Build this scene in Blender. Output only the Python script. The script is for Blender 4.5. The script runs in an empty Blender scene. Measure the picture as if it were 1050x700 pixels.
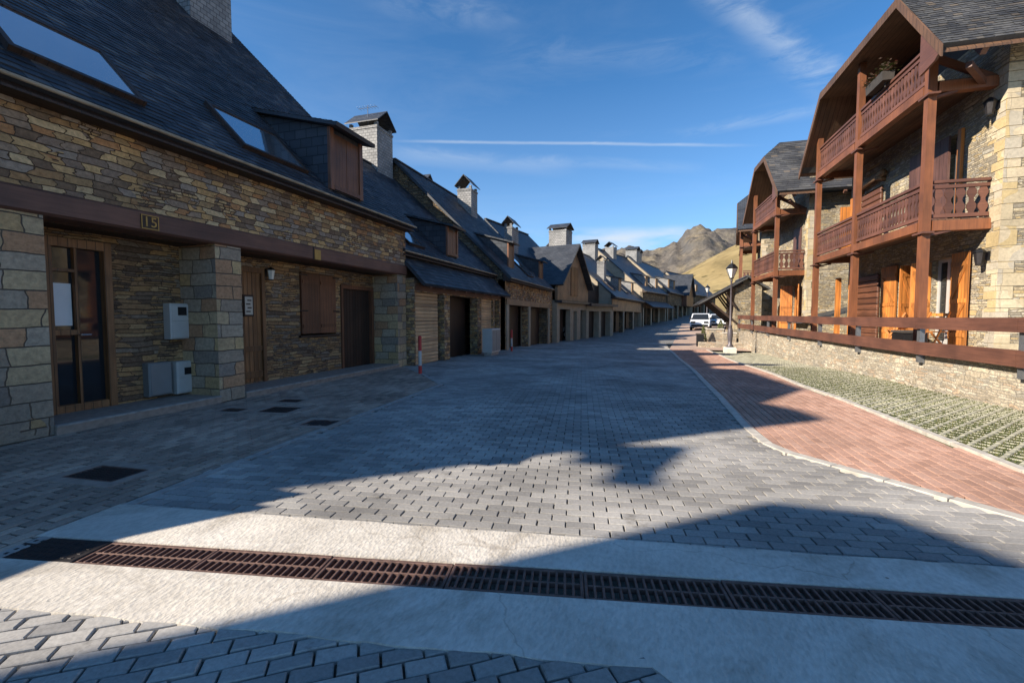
import bpy, math, random
from mathutils import Vector, Matrix, noise as mnoise
random.seed(7)
sc = bpy.context.scene
COL = sc.collection
R = math.radians
SUN_AZ, SUN_EL = 50.0, 30.0        # degrees from the street axis (behind left), elevation
# ------------------------------------------------------------------ node helpers
def newmat(name):
    m = bpy.data.materials.new(name); m.use_nodes = True
    nt = m.node_tree; nt.nodes.clear()
    out = nt.nodes.new('ShaderNodeOutputMaterial'); b = nt.nodes.new('ShaderNodeBsdfPrincipled')
    nt.links.new(b.outputs[0], out.inputs[0])
    return m, nt, b
def N(nt, t, **kw):
    n = nt.nodes.new('ShaderNode' + t)
    for k, v in kw.items():
        if k in n.inputs: n.inputs[k].default_value = v
        else: setattr(n, k, v)
    return n
def L(nt, a, b): nt.links.new(a, b)
def ramp(nt, stops, interp='LINEAR'):
    n = nt.nodes.new('ShaderNodeValToRGB'); cr = n.color_ramp; cr.interpolation = interp
    while len(cr.elements) < len(stops): cr.elements.new(0.5)
    for e, (p, c) in zip(cr.elements, stops):
        e.position = p; e.color = (c[0], c[1], c[2], 1)
    return n
def mix(nt, a, b, fac, mode='MIX'):
    n = nt.nodes.new('ShaderNodeMix'); n.data_type = 'RGBA'; n.blend_type = mode
    for s, v in ((6, a), (7, b), (0, fac)):
        if hasattr(v, 'is_linked') or hasattr(v, 'links'): nt.links.new(v, n.inputs[s])
        elif s == 0: n.inputs[0].default_value = v
        else: n.inputs[s].default_value = (v[0], v[1], v[2], 1)
    return n.outputs[2]
def mathn(nt, op, a, b=None):
    n = nt.nodes.new('ShaderNodeMath'); n.operation = op
    for i, v in enumerate((a, b)):
        if v is None: continue
        if hasattr(v, 'links'): nt.links.new(v, n.inputs[i])
        else: n.inputs[i].default_value = v
    return n.outputs[0]
def uvmap(nt, sx=1, sy=1, off=(0, 0, 0), rot=0):
    u = nt.nodes.new('ShaderNodeUVMap'); u.uv_map = 'UVMap'
    mp = N(nt, 'Mapping'); mp.inputs['Scale'].default_value = (sx, sy, 1)
    mp.inputs['Location'].default_value = off; mp.inputs['Rotation'].default_value = (0, 0, rot)
    L(nt, u.outputs[0], mp.inputs[0]); return mp.outputs[0]
def bump(nt, b, h, strength=0.6, dist=0.02):
    n = N(nt, 'Bump'); n.inputs['Strength'].default_value = strength; n.inputs['Distance'].default_value = dist
    L(nt, h, n.inputs['Height']); L(nt, n.outputs[0], b.inputs['Normal'])

def mat_stone(name, palette, mortar, bw=.34, rh=.13, joint=.012, warp=.03, depth=.03, rough=.88, rowvar=.05, lenvar=.14, smallmix=.5, mottle=.5):
    """coursed rubble: warped rows of stones of uneven length and height, some split into thin ones"""
    m, nt, b = newmat(name)
    uv = uvmap(nt)
    sp = N(nt, 'SeparateXYZ'); L(nt, uv, sp.inputs[0])
    # uneven course heights and stone lengths
    cv = N(nt, 'CombineXYZ'); L(nt, sp.outputs[1], cv.inputs[1])
    nv = N(nt, 'TexNoise'); nv.inputs['Scale'].default_value = 1.0/rh*.38; nv.inputs['Detail'].default_value = 1; L(nt, cv.outputs[0], nv.inputs['Vector'])
    nl = N(nt, 'TexNoise'); nl.inputs['Scale'].default_value = 1.0; nl.inputs['Detail'].default_value = 2
    ml = N(nt, 'Mapping'); ml.inputs['Scale'].default_value = (1.1/bw*.5, 1.0/rh*.9, 1); L(nt, uv, ml.inputs[0]); L(nt, ml.outputs[0], nl.inputs['Vector'])
    nw = N(nt, 'TexNoise'); nw.inputs['Scale'].default_value = 5.5; nw.inputs['Detail'].default_value = 3; L(nt, uv, nw.inputs['Vector'])
    nwl = N(nt, 'TexNoise'); nwl.inputs['Scale'].default_value = 1.4; nwl.inputs['Detail'].default_value = 2; L(nt, uv, nwl.inputs['Vector'])
    sw = N(nt, 'SeparateColor'); L(nt, nw.outputs['Color'], sw.inputs[0])
    u2 = mathn(nt, 'ADD', sp.outputs[0], mathn(nt, 'MULTIPLY', mathn(nt, 'SUBTRACT', nl.outputs[0], .5), lenvar*2))
    u2 = mathn(nt, 'ADD', u2, mathn(nt, 'MULTIPLY', mathn(nt, 'SUBTRACT', sw.outputs[0], .5), warp*2))
    v2 = mathn(nt, 'ADD', sp.outputs[1], mathn(nt, 'MULTIPLY', mathn(nt, 'SUBTRACT', nv.outputs[0], .5), rowvar*2))
    v2 = mathn(nt, 'ADD', v2, mathn(nt, 'MULTIPLY', mathn(nt, 'SUBTRACT', sw.outputs[1], .5), warp*1.3))
    v2 = mathn(nt, 'ADD', v2, mathn(nt, 'MULTIPLY', mathn(nt, 'SUBTRACT', nwl.outputs[0], .5), .06))
    co = N(nt, 'CombineXYZ'); L(nt, u2, co.inputs[0]); L(nt, v2, co.inputs[1])
    def brick(w, h, sq, off):
        br = N(nt, 'TexBrick'); br.inputs['Scale'].default_value = 1; br.inputs['Brick Width'].default_value = w; br.inputs['Row Height'].default_value = h
        br.inputs['Mortar Size'].default_value = joint; br.inputs['Mortar Smooth'].default_value = .55; br.offset = off; br.squash = sq; br.squash_frequency = 3; br.offset_frequency = 2
        br.inputs['Color1'].default_value = (0, 0, 0, 1); br.inputs['Color2'].default_value = (1, 1, 1, 1); br.inputs['Mortar'].default_value = (0, 0, 0, 1); br.inputs['Bias'].default_value = 0
        L(nt, co.outputs[0], br.inputs['Vector']); return br
    b1 = brick(bw, rh, 1.5, .43); b2 = brick(bw*.72, rh*.5, .7, .37)
    nm = N(nt, 'TexNoise'); nm.inputs['Scale'].default_value = 1.7; nm.inputs['Detail'].default_value = 1; L(nt, co.outputs[0], nm.inputs['Vector'])
    sel = mathn(nt, 'GREATER_THAN', nm.outputs[0], 1-smallmix)
    tint = mix(nt, b1.outputs['Color'], b2.outputs['Color'], sel)
    fac = mathn(nt, 'MAXIMUM', b1.outputs['Fac'], mathn(nt, 'MULTIPLY', b2.outputs['Fac'], sel))
    rp = ramp(nt, [(k/len(palette), c) for k, c in enumerate(palette)], 'CONSTANT'); L(nt, tint, rp.inputs[0])
    n2 = N(nt, 'TexNoise'); n2.inputs['Scale'].default_value = 16; n2.inputs['Detail'].default_value = 7; n2.inputs['Roughness'].default_value = .72; L(nt, uv, n2.inputs['Vector'])
    r2 = ramp(nt, [(.25, (1-mottle,)*3), (.75, (1+mottle*.75, 1+mottle*.7, 1+mottle*.6))]); L(nt, n2.outputs[0], r2.inputs[0])
    c1 = mix(nt, rp.outputs[0], r2.outputs[0], 1.0, 'MULTIPLY')
    n3 = N(nt, 'TexNoise'); n3.inputs['Scale'].default_value = .6; n3.inputs['Detail'].default_value = 5; L(nt, uv, n3.inputs['Vector'])
    r3 = ramp(nt, [(.35, (.74, .73, .72)), (.65, (1.14, 1.12, 1.07))]); L(nt, n3.outputs[0], r3.inputs[0])
    c1 = mix(nt, c1, r3.outputs[0], 1.0, 'MULTIPLY')
    L(nt, mix(nt, c1, mortar, fac), b.inputs['Base Color']); b.inputs['Roughness'].default_value = rough
    b.inputs['Specular IOR Level'].default_value = .25
    inv_ = mathn(nt, 'SUBTRACT', 1.0, fac)
    h = mathn(nt, 'ADD', inv_, mathn(nt, 'MULTIPLY', n2.outputs[0], .6))
    h = mathn(nt, 'ADD', h, mathn(nt, 'MULTIPLY', mathn(nt, 'MULTIPLY', tint, inv_), .55))
    bump(nt, b, h, 1.0, depth)
    return m

def mat_wood(name, c1, c2, board=0.0, axis='v', rough=.55, grain=1.0):
    m, nt, b = newmat(name)
    geo = N(nt, 'NewGeometry')
    uv = uvmap(nt, 22 if axis == 'v' else 1.2, 1.2 if axis == 'v' else 22)
    nz = N(nt, 'TexNoise'); nz.inputs['Scale'].default_value = 1.6; nz.inputs['Detail'].default_value = 5; nz.inputs['Distortion'].default_value = .6; L(nt, uv, nz.inputs['Vector'])
    rp = ramp(nt, [(.3, c1), (.7, c2)]); L(nt, nz.outputs[0], rp.inputs[0])
    rr = ramp(nt, [(0, (.68, .66, .66)), (1, (1.25, 1.22, 1.2))]); L(nt, geo.outputs['Random Per Island'], rr.inputs[0])
    col = mix(nt, rp.outputs[0], rr.outputs[0], 1.0, 'MULTIPLY')
    n3 = N(nt, 'TexNoise'); n3.inputs['Scale'].default_value = 1.3; n3.inputs['Detail'].default_value = 5; L(nt, uvmap(nt), n3.inputs['Vector'])
    r3 = ramp(nt, [(.33, (.6, .62, .66)), (.66, (1.18, 1.16, 1.12))]); L(nt, n3.outputs[0], r3.inputs[0])
    col = mix(nt, col, r3.outputs[0], .9, 'MULTIPLY')
    h = nz.outputs[0]
    if board:
        u2 = nt.nodes.new('ShaderNodeUVMap'); u2.uv_map = 'UVMap'
        sp = N(nt, 'SeparateXYZ'); L(nt, u2.outputs[0], sp.inputs[0])
        f = mathn(nt, 'FRACT', mathn(nt, 'DIVIDE', sp.outputs[0 if axis == 'v' else 1], board))
        d = mathn(nt, 'ABSOLUTE', mathn(nt, 'SUBTRACT', f, .5))
        g = ramp(nt, [(.44, (1, 1, 1)), (.485, (0, 0, 0))]); L(nt, d, g.inputs[0])
        col = mix(nt, (c1[0]*.25, c1[1]*.25, c1[2]*.25), col, g.outputs[0])
        h = mathn(nt, 'ADD', mathn(nt, 'MULTIPLY', g.outputs[0], 3), nz.outputs[0])
    L(nt, col, b.inputs['Base Color']); b.inputs['Roughness'].default_value = rough
    bump(nt, b, h, .35*grain, .006)
    return m

def mat_plain(name, c, rough=.5, metal=0.0, var=.12, nscale=8, bmp=.15, spec=.5):
    m, nt, b = newmat(name)
    tc = N(nt, 'TexCoord')
    nz = N(nt, 'TexNoise'); nz.inputs['Scale'].default_value = nscale; nz.inputs['Detail'].default_value = 5; L(nt, tc.outputs['Object'], nz.inputs['Vector'])
    rp = ramp(nt, [(.3, tuple(v*(1-var) for v in c)), (.7, tuple(min(1, v*(1+var)) for v in c))]); L(nt, nz.outputs[0], rp.inputs[0])
    L(nt, rp.outputs[0], b.inputs['Base Color']); b.inputs['Roughness'].default_value = rough; b.inputs['Metallic'].default_value = metal
    b.inputs['Specular IOR Level'].default_value = spec
    if bmp: bump(nt, b, nz.outputs[0], bmp, .01)
    return m

def mat_island(name, stops, rough=.7, nscale=30, bmp=.3, stain=(.75, 1.12), spec=.4, dist=.004, sscale=.8, oil=False):
    """one tint per loose tile/paver, with fine grain and broad weathering"""
    m, nt, b = newmat(name)
    geo = N(nt, 'NewGeometry'); tc = N(nt, 'TexCoord')
    rp = ramp(nt, stops); L(nt, geo.outputs['Random Per Island'], rp.inputs[0])
    nz = N(nt, 'TexNoise'); nz.inputs['Scale'].default_value = nscale; nz.inputs['Detail'].default_value = 6; nz.inputs['Roughness'].default_value = .7; L(nt, tc.outputs['Object'], nz.inputs['Vector'])
    r2 = ramp(nt, [(.3, (.8, .8, .8)), (.7, (1.18, 1.18, 1.18))]); L(nt, nz.outputs[0], r2.inputs[0])
    c = mix(nt, rp.outputs[0], r2.outputs[0], 1, 'MULTIPLY')
    n3 = N(nt, 'TexNoise'); n3.inputs['Scale'].default_value = sscale; n3.inputs['Detail'].default_value = 6; L(nt, tc.outputs['Object'], n3.inputs['Vector'])
    r3 = ramp(nt, [(.35, (stain[0],)*3), (.65, (stain[1],)*3)]); L(nt, n3.outputs[0], r3.inputs[0])
    c = mix(nt, c, r3.outputs[0], 1, 'MULTIPLY')
    if oil:
        n7 = N(nt, 'TexNoise'); n7.inputs['Scale'].default_value = 2.6; n7.inputs['Detail'].default_value = 7; n7.inputs['Roughness'].default_value = .7; L(nt, tc.outputs['Object'], n7.inputs['Vector'])
        r7 = ramp(nt, [(.3, (.55, .54, .53)), (.4, (1, 1, 1))]); L(nt, n7.outputs[0], r7.inputs[0])
        c = mix(nt, c, r7.outputs[0], 1, 'MULTIPLY')
    L(nt, c, b.inputs['Base Color']); b.inputs['Roughness'].default_value = rough; b.inputs['Specular IOR Level'].default_value = spec
    bump(nt, b, nz.outputs[0], bmp, dist)
    return m

def mat_brick(name, c1, c2, mortar, w, h, msize=.012, rough=.7, rot=0.0, lichen=None, dist=.01):
    m, nt, b = newmat(name)
    uv = uvmap(nt, rot=rot)
    br = N(nt, 'TexBrick'); br.inputs['Scale'].default_value = 1; br.inputs['Brick Width'].default_value = w; br.inputs['Row Height'].default_value = h
    br.inputs['Mortar Size'].default_value = msize; br.inputs['Mortar Smooth'].default_value = .3
    for k, c in (('Color1', c1), ('Color2', c2), ('Mortar', mortar)): br.inputs[k].default_value = (*c, 1)
    L(nt, uv, br.inputs['Vector'])
    nz = N(nt, 'TexNoise'); nz.inputs['Scale'].default_value = 1.2; nz.inputs['Detail'].default_value = 7; L(nt, uv, nz.inputs['Vector'])
    r2 = ramp(nt, [(.3, (.7, .7, .7)), (.7, (1.2, 1.2, 1.2))]); L(nt, nz.outputs[0], r2.inputs[0])
    c = mix(nt, br.outputs[0], r2.outputs[0], 1, 'MULTIPLY')
    if lichen:
        n4 = N(nt, 'TexNoise'); n4.inputs['Scale'].default_value = .9; n4.inputs['Detail'].default_value = 8; n4.inputs['Roughness'].default_value = .7; L(nt, uv, n4.inputs['Vector'])
        r4 = ramp(nt, [(.5, (0, 0, 0)), (.72, (.75, .75, .75))]); L(nt, n4.outputs[0], r4.inputs[0])
        c = mix(nt, c, lichen, r4.outputs[0])
    L(nt, c, b.inputs['Base Color']); b.inputs['Roughness'].default_value = rough; b.inputs['Specular IOR Level'].default_value = .4
    bump(nt, b, mathn(nt, 'SUBTRACT', nz.outputs[0], mathn(nt, 'MULTIPLY', br.outputs['Fac'], 1.5)), .5, dist)
    return m

def mat_concrete(name):
    m, nt, b = newmat(name)
    tc = N(nt, 'TexCoord')
    n1 = N(nt, 'TexNoise'); n1.inputs['Scale'].default_value = 38; n1.inputs['Detail'].default_value = 6; n1.inputs['Roughness'].default_value = .62
    n2 = N(nt, 'TexNoise'); n2.inputs['Scale'].default_value = 1.6; n2.inputs['Detail'].default_value = 7
    v = N(nt, 'TexVoronoi'); v.inputs['Scale'].default_value = 55
    v3 = N(nt, 'TexVoronoi'); v3.inputs['Scale'].default_value = 2.1; v3.inputs['Randomness'].default_value = 1
    mp = N(nt, 'Mapping'); mp.inputs['Scale'].default_value = (1, .55, 1); L(nt, tc.outputs['Object'], mp.inputs[0])
    for n in (n1, v): L(nt, mp.outputs[0], n.inputs['Vector'])
    for n in (n2, v3): L(nt, tc.outputs['Object'], n.inputs['Vector'])
    r1 = ramp(nt, [(.3, (.52, .475, .415)), (.7, (.71, .655, .58))]); L(nt, n2.outputs[0], r1.inputs[0])
    r2 = ramp(nt, [(.3, (.84, .83, .81)), (.6, (1.05, 1.05, 1.04))]); L(nt, n1.outputs[0], r2.inputs[0])
    c = mix(nt, r1.outputs[0], r2.outputs[0], 1, 'MULTIPLY')
    n6 = N(nt, 'TexNoise'); n6.inputs['Scale'].default_value = .8; n6.inputs['Detail'].default_value = 9; n6.inputs['Roughness'].default_value = .68; n6.inputs['Distortion'].default_value = 1.2; L(nt, tc.outputs['Object'], n6.inputs['Vector'])
    r6 = ramp(nt, [(.36, (.72, .7, .67)), (.5, (1, 1, 1)), (.66, (1.06, 1.05, 1.03))]); L(nt, n6.outputs[0], r6.inputs[0])
    c = mix(nt, c, r6.outputs[0], 1, 'MULTIPLY')
    sp = ramp(nt, [(.012, (.4, .37, .34)), (.026, (1, 1, 1))]); L(nt, v3.outputs['Distance'], sp.inputs[0])
    c = mix(nt, c, sp.outputs[0], 1, 'MULTIPLY')
    # fine branching cracks
    n5 = N(nt, 'TexNoise'); n5.inputs['Scale'].default_value = 2.5; n5.inputs['Detail'].default_value = 4; L(nt, tc.outputs['Object'], n5.inputs['Vector'])
    ad = N(nt, 'VectorMath', operation='MULTIPLY_ADD'); L(nt, n5.outputs['Color'], ad.inputs[0]); ad.inputs[1].default_value = (.5, .5, 0); L(nt, tc.outputs['Object'], ad.inputs[2])
    vc = N(nt, 'TexVoronoi'); vc.feature = 'DISTANCE_TO_EDGE'; vc.inputs['Scale'].default_value = .55; L(nt, ad.outputs[0], vc.inputs['Vector'])
    ck = ramp(nt, [(.0, (.74, .72, .7)), (.0025, (1, 1, 1))]); L(nt, vc.outputs['Distance'], ck.inputs[0])
    c = mix(nt, c, ck.outputs[0], 1, 'MULTIPLY')
    L(nt, c, b.inputs['Base Color']); b.inputs['Roughness'].default_value = .9; b.inputs['Specular IOR Level'].default_value = .2
    bump(nt, b, mathn(nt, 'ADD', n1.outputs[0], mathn(nt, 'MULTIPLY', v.outputs['Distance'], .6)), .42, .012)
    return m

def mat_glass(name, base, metal, rough=.03):
    m, nt, b = newmat(name)
    tc = N(nt, 'TexCoord'); nz = N(nt, 'TexNoise'); nz.inputs['Scale'].default_value = 1.5; L(nt, tc.outputs['Object'], nz.inputs['Vector'])
    b.inputs['Base Color'].default_value = (*base, 1); b.inputs['Metallic'].default_value = metal; b.inputs['Roughness'].default_value = rough
    bump(nt, b, nz.outputs[0], .03, .05)
    return m

def mat_mountain(name, kind):
    m, nt, b = newmat(name)
    geo = N(nt, 'NewGeometry'); tc = N(nt, 'TexCoord')
    n1 = N(nt, 'TexNoise'); n1.inputs['Scale'].default_value = .012 if kind == 'rock' else .02; n1.inputs['Detail'].default_value = 9; n1.inputs['Roughness'].default_value = .62
    n2 = N(nt, 'TexNoise'); n2.inputs['Scale'].default_value = .035 if kind == 'rock' else .06; n2.inputs['Detail'].default_value = 9; n2.inputs['Roughness'].default_value = .7
    for n in (n1, n2): L(nt, tc.outputs['Object'], n.inputs['Vector'])
    if kind == 'rock':
        st = [(.3, (.075, .07, .066)), (.45, (.14, .125, .112)), (.56, (.2, .17, .13)), (.72, (.27, .22, .14))]
    else:
        st = [(.28, (.14, .11, .055)), (.45, (.27, .2, .095)), (.6, (.35, .265, .13)), (.8, (.24, .19, .09))]
    r1 = ramp(nt, st); L(nt, n1.outputs[0], r1.inputs[0])
    r2 = ramp(nt, [(.32, (.42, .42, .44) if kind == 'rock' else (.72, .72, .7)), (.68, (1.4, 1.36, 1.28) if kind == 'rock' else (1.18, 1.17, 1.12))]); L(nt, n2.outputs[0], r2.inputs[0])
    c = mix(nt, r1.outputs[0], r2.outputs[0], 1, 'MULTIPLY')
    if kind != 'rock':
        vo = N(nt, 'TexVoronoi'); vo.inputs['Scale'].default_value = .09; vo.inputs['Randomness'].default_value = 1; L(nt, tc.outputs['Object'], vo.inputs['Vector'])
        ad = mathn(nt, 'ADD', vo.outputs['Distance'], mathn(nt, 'MULTIPLY', mathn(nt, 'SUBTRACT', n2.outputs[0], .5), .5))
        vr = ramp(nt, [(.1, (.38, .4, .36)), (.2, (1, 1, 1))]); L(nt, ad, vr.inputs[0])
        c = mix(nt, c, vr.outputs[0], 1, 'MULTIPLY')
    if kind == 'rock':
        sp = N(nt, 'SeparateXYZ'); L(nt, geo.outputs['Normal'], sp.inputs[0])
        sl = ramp(nt, [(.55, (1, 1, 1)), (.8, (0, 0, 0))]); L(nt, sp.outputs[2], sl.inputs[0])
        c = mix(nt, c, (.12, .112, .105), mathn(nt, 'MULTIPLY', sl.outputs[0], .85))
    L(nt, c, b.inputs['Base Color']); b.inputs['Roughness'].default_value = .95; b.inputs['Specular IOR Level'].default_value = .1
    bump(nt, b, n2.outputs[0], .9, 14 if kind == 'rock' else 2)
    return m

M = {}
M['stone_left'] = mat_stone('brown rubble stone', [(.23, .15, .1), (.42, .25, .125), (.6, .37, .17), (.31, .22, .165), (.64, .42, .21), (.26, .175, .115), (.66, .48, .28), (.37, .265, .19), (.5, .255, .12), (.38, .3, .24), (.46, .3, .155)], (.1, .064, .042), .21, .095, .007, .022, .024, smallmix=.4)
M['stone_recess'] = mat_stone('flat bedded brown stone', [(.19, .125, .085), (.38, .225, .115), (.46, .275, .13), (.25, .175, .125), (.42, .255, .135), (.52, .34, .18), (.3, .23, .175)], (.09, .06, .04), .33, .075, .006, .02, .022)
M['stone_block'] = mat_stone('dressed grey brown block', [(.36, .285, .22), (.5, .365, .22), (.29, .245, .21), (.56, .39, .21), (.39, .325, .26), (.48, .28, .165), (.45, .365, .28), (.54, .41, .26)], (.13, .1, .076), .42, .22, .008, .009, .025, smallmix=.3, rowvar=.035, lenvar=.07, mottle=.42)
M['stone_right'] = mat_stone('pale golden rubble stone', [(.44, .36, .24), (.54, .46, .32), (.34, .29, .215), (.59, .5, .35), (.43, .4, .34), (.6, .52, .38), (.31, .275, .22), (.54, .41, .22), (.48, .43, .35)], (.24, .2, .145), .27, .085, .008, .028, .03, smallmix=.55, rowvar=.06)
M['quoin'] = mat_stone('pale dressed quoin', [(.5, .42, .29), (.58, .49, .35), (.54, .42, .23), (.47, .42, .34)], (.46, .39, .28), 1.4, .9, .004, .03, .012, mottle=.3)
M['stone_wall'] = mat_stone('pale retaining wall stone', [(.46, .4, .32), (.55, .49, .4), (.38, .33, .26), (.6, .54, .45), (.4, .37, .32), (.5, .39, .29), (.56, .5, .4)], (.42, .37, .3), .4, .1, .008, .06, .03, smallmix=.55, mottle=.65, rowvar=.09)
M['stone_far'] = mat_stone('brown far masonry', [(.15, .115, .08), (.25, .18, .11), (.3, .215, .125), (.19, .16, .125)], (.075, .06, .047), .36, .15, .014)
M['slate'] = mat_island('dark slate', [(0, (.022, .026, .034)), (.5, (.04, .045, .055)), (.85, (.062, .067, .078)), (1, (.11, .108, .105))], .55, 25, .35, (.62, 1.35), .4)  # base colour kept dark and bluish, as slate looks in shade
M['slate_sun'] = mat_island('sunlit weathered slate', [(0, (.05, .05, .053)), (.5, (.072, .071, .072)), (.9, (.095, .092, .088)), (1, (.13, .105, .08))], .6, 18, .4, (.62, 1.25), .35, sscale=1.2)  # paler copy of the slate, toned as the sunlit roofs look
M['slate_far'] = mat_brick('distant slate', (.038, .043, .053), (.065, .07, .08), (.02, .022, .026), .26, .16, .012, .5)
M['slate_clad'] = mat_brick('slate cladding', (.24, .235, .23), (.34, .33, .315), (.12, .117, .115), .2, .13, .012, .65)
M['slate_cheek'] = mat_brick('dormer cheek slate', (.04, .047, .06), (.065, .072, .085), (.02, .022, .028), .3, .2, .012, .5)
M['beam'] = mat_wood('dark stained beam', (.13, .062, .042), (.19, .09, .06), 0, 'h', .6)
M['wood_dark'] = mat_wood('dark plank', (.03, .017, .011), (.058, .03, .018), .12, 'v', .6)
M['wood_door'] = mat_wood('brown door plank', (.21, .1, .04), (.32, .155, .066), .11, 'v', .5)
M['wood_shutter'] = mat_wood('shutter plank', (.13, .053, .028), (.2, .084, .042), .1, 'v', .5)
M['wood_purple'] = mat_wood('purple brown plank', (.1, .05, .04), (.16, .08, .062), .14, 'v', .5)
M['wood_garage'] = mat_wood('tan garage slat', (.56, .36, .19), (.68, .46, .26), .11, 'h', .6)
M['wood_tan'] = mat_wood('tan weathered plank', (.28, .175, .095), (.38, .245, .14), .13, 'v', .65)
M['wood_rail'] = mat_wood('red brown rail', (.115, .05, .034), (.17, .073, .047), 0, 'h', .55)
M['wood_post'] = mat_wood('red brown post', (.17, .063, .028), (.25, .093, .038), 0, 'v', .55)
M['wood_orange'] = mat_wood('orange varnished wood', (.43, .155, .034), (.6, .235, .055), .12, 'v', .45)
M['wood_slat'] = mat_wood('brown slat screen', (.12, .048, .026), (.18, .075, .04), .18, 'h', .5)
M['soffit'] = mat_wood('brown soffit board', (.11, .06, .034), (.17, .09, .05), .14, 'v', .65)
M['paver_grey'] = mat_island('grey concrete paver', [(0, (.27, .255, .238)), (.5, (.35, .33, .305)), (1, (.42, .395, .36))], .88, 45, .5, (.66, 1.14), .15, sscale=.55, oil=True)
M['paver_left'] = mat_island('brown grey paver', [(0, (.26, .205, .165)), (.5, (.36, .28, .225)), (1, (.45, .355, .28))], .88, 45, .5, (.72, 1.14), .15)
M['paver_red'] = mat_island('dusty pink paver', [(0, (.39, .23, .17)), (.5, (.46, .275, .205)), (1, (.52, .325, .245))], .88, 45, .5, (.8, 1.12), .15)
M['bed'] = mat_plain('dark joint sand', (.055, .05, .042), .95, 0, .3, 20, .3)
M['concrete'] = mat_concrete('rough concrete')
M['kerb'] = mat_plain('pale kerb stone', (.47, .43, .37), .85, 0, .2, 9, .4)
M['kerb_dark'] = mat_plain('grey kerb stone', (.33, .31, .285), .85, 0, .25, 9, .4)
M['lattice'] = mat_plain('pale lattice concrete', (.36, .34, .25), .9, 0, .22, 3, .4)
M['surround'] = mat_plain('mortar surround', (.31, .245, .2), .9, 0, .2, 12, .3)
M['soil'] = mat_plain('mossy soil', (.1, .105, .045), .95, 0, .4, 12, .4)
M['grass'] = mat_island('short grass', [(0, (.045, .06, .016)), (.5, (.08, .095, .028)), (1, (.15, .14, .055))], .8, 10, .1, (.8, 1.1), .2)
M['rust'] = mat_plain('rusty cast iron', (.15, .088, .07), .7, .35, .35, 25, .4)
M['iron'] = mat_plain('dark cast iron', (.035, .03, .03), .6, .5, .3, 20, .3)
M['pit'] = mat_plain('black channel', (.012, .011, .01), .95, 0, .2, 5, 0)
M['galv'] = mat_plain('grey galvanised steel', (.22, .225, .235), .45, .6, .15, 12, .1)
M['black'] = mat_plain('black painted metal', (.018, .018, .02), .4, .3, .2, 10, .1)
M['lamp_metal'] = mat_plain('grey purple lamp paint', (.12, .105, .115), .45, .3, .15, 10, .1)
M['white'] = mat_plain('white enamel', (.5, .48, .45), .4, 0, .05, 5, .05)
M['greybox'] = mat_plain('grey plastic', (.22, .225, .225), .5, 0, .06, 5, .05)
M['red'] = mat_plain('red paint', (.5, .03, .03), .4, 0, .12, 6, .05)
M['plate'] = mat_plain('ochre enamel plate', (.5, .27, .06), .5, 0, .12, 12, .05)
M['plate_dark'] = mat_plain('brown enamel', (.035, .018, .01), .5, 0, .1, 10, 0)
M['copper'] = mat_plain('weathered copper gutter', (.36, .28, .19), .6, 0, .3, 5, .1)
M['cream'] = mat_plain('cream plaster', (.36, .3, .22), .9, 0, .12, 3, .3)
M['dim_glass'] = mat_glass('door glass', (.02, .022, .026), 0.0, .04)
M['sky_glass'] = mat_glass('skylight glass', (.62, .66, .7), .88, .06)
M['milk'] = mat_plain('frosted lantern glass', (.8, .78, .72), .25, 0, .03, 5, 0)
M['blind'] = mat_plain('white blind', (.75, .76, .76), .6, 0, .04, 5, 0)
M['plinth'] = mat_plain('limewashed plinth', (.62, .58, .5), .9, 0, .1, 6, .3)
M['paper'] = mat_plain('paper notice', (.62, .55, .45), .8, 0, .06, 9, 0)
M['car'] = mat_plain('white car paint', (.75, .75, .74), .2, 0, .03, 4, 0)
M['tyre'] = mat_plain('black rubber', (.02, .02, .02), .8, 0, .1, 10, .1)
M['rim'] = mat_plain('silver rim', (.45, .45, .46), .35, .8, .08, 8, 0)
M['carglass'] = mat_glass('car glass', (.02, .024, .028), 0, .05)
M['clay'] = mat_plain('dark planter clay', (.05, .042, .036), .8, 0, .2, 8, .2)
M['flower'] = mat_island('pale pink flower', [(0, (.6, .22, .2)), (.5, (.7, .5, .45)), (1, (.75, .68, .6))], .7, 10, .1)
M['leaf'] = mat_island('green leaf', [(0, (.05, .07, .02)), (.5, (.09, .11, .03)), (1, (.17, .16, .05))], .6, 10, .1)
M['terrace'] = mat_plain('pale terrace paving', (.5, .46, .39), .9, 0, .15, 2, .2)
M['rock'] = mat_mountain('mountain rock', 'rock')
M['meadow'] = mat_mountain('dry autumn meadow', 'meadow')
M['far_ground'] = mat_plain('dry valley ground', (.2, .16, .09), .95, 0, .25, .08, 0)
M['far_road'] = mat_brick('distant paving', (.2, .195, .187), (.29, .28, .265), (.08, .077, .07), .2, .1, .008, .85)
M['far_pink'] = mat_plain('sandy forecourt paving', (.42, .3, .23), .9, 0, .15, 2, .2)

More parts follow.
